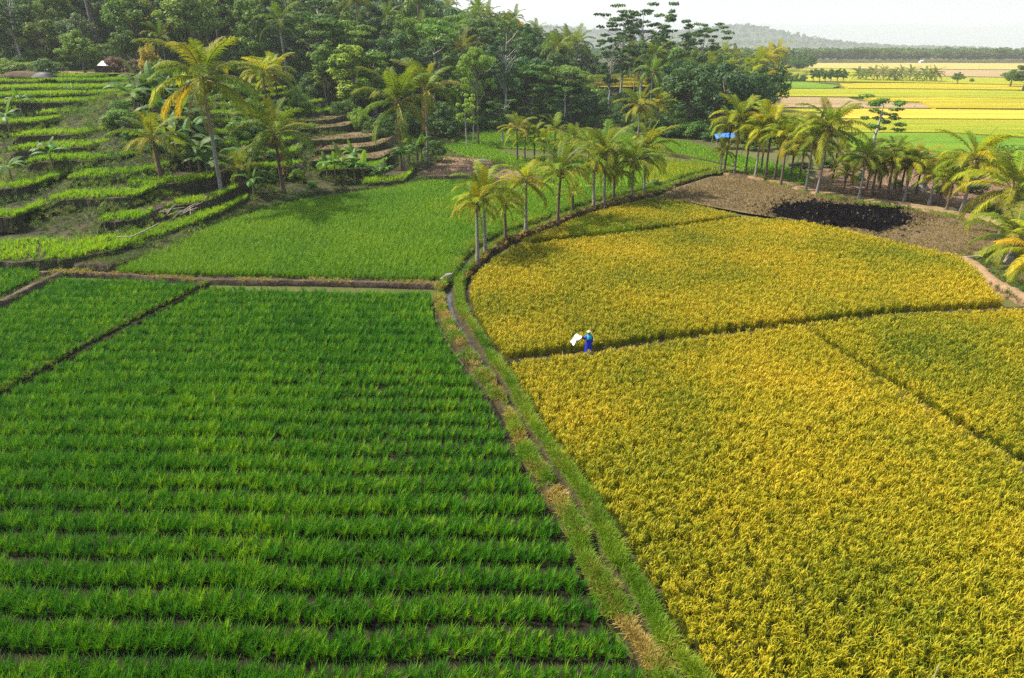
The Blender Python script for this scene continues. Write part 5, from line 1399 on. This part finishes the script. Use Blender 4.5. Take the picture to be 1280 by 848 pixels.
i = rng.integers(0, len(V1), 5200); q = V1[i] + np.column_stack([rng.normal(0, 10, 5200), rng.normal(0, 30, 5200), np.full(5200, -6.0)])
scatter('hill_trees', q, PC['fartree'], rng.uniform(1.0, 1.9, 5200), 'faint trees covering the low hazy hill', 'trees', 0.05)
MT = plain('mountain', (0.07, 0.10, 0.06), 0.95)
ridge('mountains', 7600, 9700, -7000, 8600, ([xat(p, 8600) for p in (-400, 300, 640, 700, 800, 860, 960, 1040, 1120, 1200, 1250, 1280, 1330, 1500)], [320, 335, 325, 330, 302, 292, 256, 240, 234, 240, 258, 286, 326, 340]), 'pale mountain range almost lost in the haze', MT, 13.0, 9, 240)

# ------------------------------------------------------------------ person with a white cloth
def skin_mesh(name, verts, edges, radii, mat, sub=2, root=0):
    me = bpy.data.meshes.new(name + '_src'); me.from_pydata([tuple(v) for v in verts], edges, []); me.update()
    o = bpy.data.objects.new(name + '_src', me); col.objects.link(o)
    md = o.modifiers.new('skin', 'SKIN'); md.use_smooth_shade = True
    for i, r_ in enumerate(radii):
        sv_ = me.skin_vertices[0].data[i]; sv_.radius = (r_, r_) if not isinstance(r_, tuple) else r_; sv_.use_root = (i == root)
    sb = o.modifiers.new('sub', 'SUBSURF'); sb.levels = sub; sb.render_levels = sub
    dg = bpy.context.evaluated_depsgraph_get(); dg.update()
    m2 = bpy.data.meshes.new_from_object(o.evaluated_get(dg))
    bpy.data.objects.remove(o); bpy.data.meshes.remove(me)
    m2.name = name; m2.materials.clear(); m2.materials.append(mat)
    return m2
wx, wy, _ = G(735, 443.5, 0.15)
person = empty('person', (wx, wy, 0.15), R(8), 0.84)
tag(person, 'woman in long blue dress, teal headscarf and straw hat holding out a cloth', 'person')
V = [(0, 0, .82), (0, 0.01, 1.0), (0, 0.01, 1.2), (0, 0, 1.33), (0, -.01, 1.40), (0, -.02, 1.47), (0, -.01, 1.54),
     (-.15, 0, 1.27), (-.28, -.10, 1.12), (-.42, -.16, 1.28), (-.47, -.17, 1.32),
     (.15, 0, 1.27), (.23, .03, 1.03), (.20, -.07, .82), (.195, -.10, .75),
     (-.085, 0, .77), (-.09, -.02, .43), (-.09, .01, .08), (-.10, -.14, .035), (.085, 0, .77), (.10, -.03, .43), (.10, .0, .08), (.115, -.14, .035)]
E = [(0, 1), (1, 2), (2, 3), (3, 4), (4, 5), (5, 6), (2, 7), (7, 8), (8, 9), (9, 10), (2, 11), (11, 12), (12, 13), (13, 14), (0, 15), (15, 16), (16, 17), (17, 18), (0, 19), (19, 20), (20, 21), (21, 22)]
RD = [.13, .115, .125, .05, .072, .085, .06, .055, .042, .030, .028, .055, .042, .030, .028, .09, .06, .042, .032, .09, .06, .042, .032]
def fingers(at, d, u):
    d = Vector(d).normalized(); u = Vector(u).normalized()
    for k, (off, ln) in enumerate(((-.026, .060), (-.009, .070), (.009, .066), (.026, .052))):
        i = len(V); b = Vector(V[at]) + u * off
        m = b + d * ln * 0.6 + Vector((0, 0, -.006)); t = m + (d * 0.6 + Vector((0, 0, -.8))).normalized() * ln * 0.5
        V.extend([tuple(m), tuple(t)]); RD.extend([.009, .007]); E.extend([(at, i), (i, i + 1)])
    i = len(V); b = Vector(V[at]); m = b - d * .015 + u * -.045 + Vector((0, 0, -.015)); t = m + d * .035
    V.extend([tuple(m), tuple(t)]); RD.extend([.011, .008]); E.extend([(at, i), (i, i + 1)])
fingers(10, (-1, -.2, 0), (0.1, -.9, 0.4)); fingers(14, (0, -.4, -1), (.3, -1, .3))
body = link('body', skin_mesh('body', V, E, RD, M['skin'], 2), person)
def lathe(name, prof, mats, n=28, folds=0, amp=0.0, sx=1.0, sy=0.8):
    mb = MB(); rows = []
    for (r_, z) in prof:
        rows.append([(r_ * sx * math.cos(2 * math.pi * k / n) * (1 + amp * (1.6 - z if z < 1.6 else 0) * math.sin(folds * 2 * math.pi * k / n)), r_ * sy * math.sin(2 * math.pi * k / n) * (1 + amp * (1.6 - z if z < 1.6 else 0) * math.sin(folds * 2 * math.pi * k / n)), z) for k in range(n)])
    mb.strip(rows, 0, True)
    return mb, mats
mb, _ = lathe('dress', [(.265, .07), (.255, .15), (.24, .35), (.22, .6), (.205, .8), (.17, .98), (.185, 1.12), (.19, 1.22), (.165, 1.29), (.085, 1.335)], None, 32, 8, 0.035, 1.0, 0.82)
mb.tube([(-.13, 0, 1.27), (-.21, -.05, 1.20), (-.28, -.10, 1.13), (-.41, -.155, 1.26)], [.085, .075, .070, .062], 10, cap=False)
mb.tube([(.13, 0, 1.27), (.19, .01, 1.15), (.235, .03, 1.03), (.205, -.05, .86)], [.085, .075, .070, .062], 10, cap=False)
link('dress', mb.mesh('dress', [M['blue_dress']], True), person)
# scarf: round the head, open at the face, falling over the shoulders
mb = MB(); rows = []
for (r_, z, op) in ((.225, 1.10, 0), (.215, 1.20, 0), (.175, 1.29, 0), (.105, 1.345, 0), (.108, 1.40, 1), (.118, 1.46, 1), (.108, 1.53, .8), (.07, 1.575, .3), (.015, 1.59, 0)):
    row = []
    for k in range(24):
        a = -math.pi / 2 + (0.42 * op) + (2 * math.pi - 0.84 * op) * k / 23
        fl = 1 + (0.05 * math.sin(6 * a) if z < 1.3 else 0)
        row.append((r_ * math.cos(a) * fl, r_ * 0.92 * math.sin(a) * fl - 0.005, z))
    rows.append(row)
mb.strip(rows)
link('headscarf', mb.mesh('headscarf', [M['teal_scarf']], True), person)
mb, _ = lathe('hat', [(.15, 1.545), (.148, 1.555), (.11, 1.585), (.07, 1.62), (.03, 1.65), (.002, 1.655)], None, 24, 0, 0, 1.0, 1.0)
hat = link('straw_hat', mb.mesh('hat', [M['straw_hat']], True), person)
mb = MB()
for s in (-1, 1): mb.box((s * .032, -.104, 1.475), (.011, .004, .006))
face = link('eyes', mb.mesh('eyes', [M['hair']]), body)
mb = MB(); mb.tube([(0, -.098, 1.478), (0, -.118, 1.448), (0, -.100, 1.442)], [.006, .013, .008], 6); link('nose', mb.mesh('nose', [M['skin']], True), body)
mb = MB(); mb.box((0, -.098, 1.415), (.020, .004, .004)); link('mouth', mb.mesh('mouth', [plain('lips', (0.30, 0.10, 0.08))]), body)
# cloth held in the outstretched hand, blown out sideways and down
mb = MB(); top = []; bot = []
hx = Vector((-0.50, -0.18, 1.33))
for layer in (0.0, 0.006):
    rows = []
    for k in range(23):
        t = k / 22
        c = hx + Vector((-0.64 * t, 0.08 * math.sin(t * 5.0) - 0.05 * t, 0.10 * math.sin(t * 3.0) - 0.38 * t ** 1.2 + layer))
        hw = 0.04 + 0.15 * min(1, t * 4)
        row = []
        for j in range(9):
            u = (j / 8 - 0.5) * 2
            row.append(tuple(c + Vector((-0.35 * u * hw, 0.80 * u * hw, 0.48 * u * hw)) + Vector((0, 0.035 * math.sin(u * 4 + t * 9), 0.02 * math.sin(u * 5 + t * 7)))))
        rows.append(row)
    mb.strip(rows)
cl = link('white_cloth', mb.mesh('white_cloth', [M['white_cloth']], True))
cl.location = person.location; cl.rotation_euler = person.rotation_euler; cl.scale = person.scale
tag(cl, 'white cloth streaming from the hand of the woman in blue', 'cloth')

# ------------------------------------------------------------------ small things
# concrete sluice block where the ditch bends
a = Vector(G(551, 351, 0.3)); b = Vector(G(561, 345, 0.45))
mb = MB(); mb.tube([a, a.lerp(b, .5) + Vector((0, 0, .05)), b], [.14, .17, .18], 8); mb.box(tuple(b + Vector((0, 0, -.15))), (.20, .15, .30), 0, .6)
tag(link('sluice_block', mb.mesh('sluice_block', [M['concrete']])), 'pale concrete sluice block where the ditch bends', 'sluice')
# blue tarpaulin shelter
sh = empty('field_shelter', G(907, 183, 0.1)); tag(sh, 'low field shelter with bright blue tarpaulin roof behind the palms', 'shelter')
mb = MB(); rows = []
for i in range(9):
    u = i / 8 - .5
    rows.append([(u * 4.2, (j / 6 - .5) * 3.2, 2.1 - 1.0 * abs(j / 6 - .5) - 0.25 * (2 * u) ** 2 - 0.05 * math.sin(7 * u + j)) for j in range(7)])
mb.strip(rows); link('roof', mb.mesh('roof', [M['blue_tarp']], True), sh)
for x_ in (-1.9, 1.9):
    for y_ in (-1.4, 1.4):
        mb = MB(); mb.tube([(x_, y_, -.3), (x_, y_, 1.5)], [.05, .045], 6); link('post', mb.mesh('post', [M['wood']]), sh)
# small hut with white roof on the top terrace
sh = empty('field_hut', G(134, 90.5, 10.95)); tag(sh, 'small dark hut with a white sheet roof on the top terrace', 'hut')
mb = MB(); mb.quad((-1.0, -.9, 1.1), (1.0, -.9, 1.0), (0.8, .5, 1.75), (-.8, .5, 1.8)); mb.quad((-.8, .5, 1.8), (.8, .5, 1.75), (1.0, 1.2, 1.2), (-1.0, 1.2, 1.2)); link('roof', mb.mesh('roof', [M['white_tin']]), sh)
mb = MB(); mb.box((-.4, .1, .45), (1.3, .8, .55)); link('wall', mb.mesh('wall', [M['dark_tin']]), sh)
# soil heap and dark heap on the top terrace
def heap(name, px, py, z, sx, sy, sz, mat, label, cat, seed):
    r = random.Random(seed); mb = MB(); rows = []; X, Y, Z = G(px, py, z)
    for i in range(8):
        t = i / 7
        rows.append([(X + sx * (1 - t) ** 0.8 * math.cos(k * .3927) * (1 + .25 * math.sin(k * 1.3 + seed) + r.uniform(-.07, .07)), Y + sy * (1 - t) ** 0.8 * math.sin(k * .3927) * (1 + .2 * math.sin(k * .9 + seed) + r.uniform(-.07, .07)), Z - .2 + (sz + .2) * math.sin(t * 1.57) ** .9 + r.uniform(-.04, .04) * sz) for k in range(16)])
    mb.strip(rows, 0, True)
    return tag(link(name, mb.mesh(name, [mat], True)), label, cat)
heap('soil_heap', 28, 94, 10.95, 3.6, 1.6, 0.6, M['soil'], 'pinkish soil heap on the bare top terrace', 'heap', 1)
heap('soil_heap', 94, 84, 11.4, 3.4, 2.0, 1.5, M['soil'], 'brown soil mound beneath the round free standing tree', 'heap', 2)
heap('charcoal_heap', 56, 95, 10.95, 1.8, 0.9, 0.55, M['dark_tin'], 'black heap beside the pinkish soil', 'heap', 3)
heap('boulder', 1150, 237, 0.1, 1.2, 0.9, 0.9, M['rock'], 'grey boulder on the brown field behind the palms', 'boulder', 4)
heap('boulder', 603, 203, 0.1, 1.3, 0.6, 0.45, M['rock'], 'pale boulder at the rear of the brown stubble field', 'boulder', 6)
# flags to scare birds
for px, py, z, lb in ((65, 107, 9.5, 'white rag on a stick on the upper terrace'), (85, 114, 9.2, 'short white rag on a stick, lower of the two on the terraces'), (1, 100, 10.1, 'white rag at the picture edge on the upper terrace'), (13, 96, 10.6, 'pale rag marker beside the pinkish soil heap'),
                      (1198, 138, 0.4, 'white rag marker on the far golden field'), (1142, 136, 0.3, 'white rag marker beside the pink strip'), (1248, 138, 0.4, 'white rag marker at the edge of the golden field'), (1159, 124, 0.4, 'white rag marker on the bright yellow far field')):
    X, Y, Z = G(px, py, z)
    f = empty('bird_scare_flag', (X, Y, Z), 0.0, 0.62); tag(f, lb, 'flag', 'rag flags that scare birds')
    mb = MB(); mb.tube([(0, 0, -.2), (0.02, 0, 1.4)], [.03, .025], 5); link('stick', mb.mesh('stick', [M['wood']]), f)
    mb = MB(); mb.strip([[(0, .02, 1.4 - .9 * i / 6), (.28 + .06 * math.sin(i), .08 * math.sin(i * 1.3), 1.36 - .95 * i / 6), (.42 - .25 * i / 6, -.05, 1.3 - .9 * i / 6)] for i in range(7)]); link('rag', mb.mesh('rag', [M['white_cloth']], True), f)
# bare stick poking out of the yellow paddy
X, Y, _ = G(1164, 858, 0.6)
mb = MB(); mb.tube([(X - .03, Y, 0), (X, Y, .7), (X + .05, Y + .05, 1.25)], [.022, .02, .012], 6)
tag(link('stake', mb.mesh('stake', [M['wood']])), 'bare grey stake rising from the yellow paddy at the bottom', 'stake')
# brushwood and a fallen frond rib on the low terrace
br = random.Random(3)
X, Y, Z = G(222, 270, 1.2)
bw = empty('brushwood_pile', (X, Y, Z)); tag(bw, 'pile of pale dry branches above the low green terrace', 'branches')
for k in range(12):
    a = br.uniform(-.6, .6) + (1.5 if k % 3 == 0 else 0); c = (br.uniform(-1.5, 1.5), br.uniform(-.5, .5), .15 + .05 * k)
    mb = MB(); d = Vector((math.cos(a), math.sin(a) * .5, br.uniform(.0, .5))) * br.uniform(.6, 1.2); mb.tube([Vector(c) - d, Vector(c) + Vector((0, 0, .08)), Vector(c) + d], [.04, .035, .02], 5); link('branch', mb.mesh('branch', [M['wood']]), bw)
pts = [G(146, 296, 1.25), G(165, 296, 1.3), G(182, 288, 1.3), G(199, 279, 1.35)]
mb = MB(); mb.tube(pts, [.05, .06, .05, .03], 6); tag(link('fallen_branch', mb.mesh('fallen_branch', [M['wood']])), 'long pale fallen branch lying on the low green terrace', 'branch')
pts = [G(1205, 322, .3), G(1222, 320, .4), G(1228, 321, .4)]
mb = MB(); mb.tube(pts, [.07, .07, .05], 6); tag(link('fallen_branch', mb.mesh('fallen_branch', [M['wood']])), 'short pale log at the start of the dirt path', 'branch')
# far white house and the mast on the hazy hill
X, Y, _ = G(1147, 78.5); ho = empty('house', (X, Y - 6, 0), 0.3, 0.42); tag(ho, 'tiny white house before the far belt of trees', 'house')
mb = MB(); mb.box((0, 0, 2), (4.5, 3, 2)); link('wall', mb.mesh('wall', [M['plaster']]), ho)
mb = MB(); mb.quad((-5, -3.5, 3.9), (5, -3.5, 3.9), (5, 0, 6), (-5, 0, 6)); mb.quad((-5, 0, 6), (5, 0, 6), (5, 3.5, 3.9), (-5, 3.5, 3.9)); link('roof', mb.mesh('roof', [M['white_tin']]), ho)
for x_ in (-2.4, 2.4):
    mb = MB(); mb.box((x_, -3.03, 2), (.7, .05, .8)); wd_ = link('window', mb.mesh('window', [M['wood']]), ho)
    mb = MB(); mb.box((x_, -3.07, 2), (.55, .04, .65)); link('pane', mb.mesh('pane', [M['dark_tin']]), wd_)
mb = MB(); mb.box((0, -3.03, 1.2), (.6, .05, 1.2)); link('door', mb.mesh('door', [M['wood']]), ho)
Ym = 2850; Xm = xat(926, Ym)
ms = empty('radio_mast', (Xm, Ym, 82)); tag(ms, 'thin lattice radio mast on the hazy hill', 'mast')
for k, (a, b) in enumerate(((1, 1), (-1, 1), (0, -1))):
    mb = MB(); mb.tube([(a * 1.2, b * 1.2, -6), (a * .3, b * .3, 34)], [.25, .18], 4); link('leg', mb.mesh('leg', [M['steel']]), ms)
mb = MB()
for i in range(12):
    z0 = i * 2.8; s0 = 1.1 - .065 * i; s1 = 1.1 - .065 * (i + 1)
    mb.tube([(s0, s0, z0), (-s1, s1, z0 + 2.8)], [.09, .09], 3); mb.tube([(-s0, s0, z0), (0, -s1, z0 + 2.8)], [.09, .09], 3); mb.tube([(0, -s0, z0), (s1, s1, z0 + 2.8)], [.09, .09], 3)
link('bracing', mb.mesh('bracing', [M['steel']]), ms)

# ------------------------------------------------------------------ the hazy air
mb = MB(); mb.box((0, 4850, 209.0), (9000, 5150, 210.3))
hm = bpy.data.materials.new('haze'); hm.use_nodes = True; nt = hm.node_tree
for n_ in list(nt.nodes): nt.nodes.remove(n_)
pv = nt.nodes.new('ShaderNodeVolumePrincipled'); pv.inputs['Color'].default_value = (0.90, 0.95, 1.0, 1); pv.inputs['Density'].default_value = 0.00022; pv.inputs['Anisotropy'].default_value = 0.2
oo = nt.nodes.new('ShaderNodeOutputMaterial'); nt.links.new(pv.outputs[0], oo.inputs['Volume'])
tag(link('haze', mb.mesh('haze', [hm])), 'pale sunlit haze filling the air over the plain', 'haze', kind='stuff')
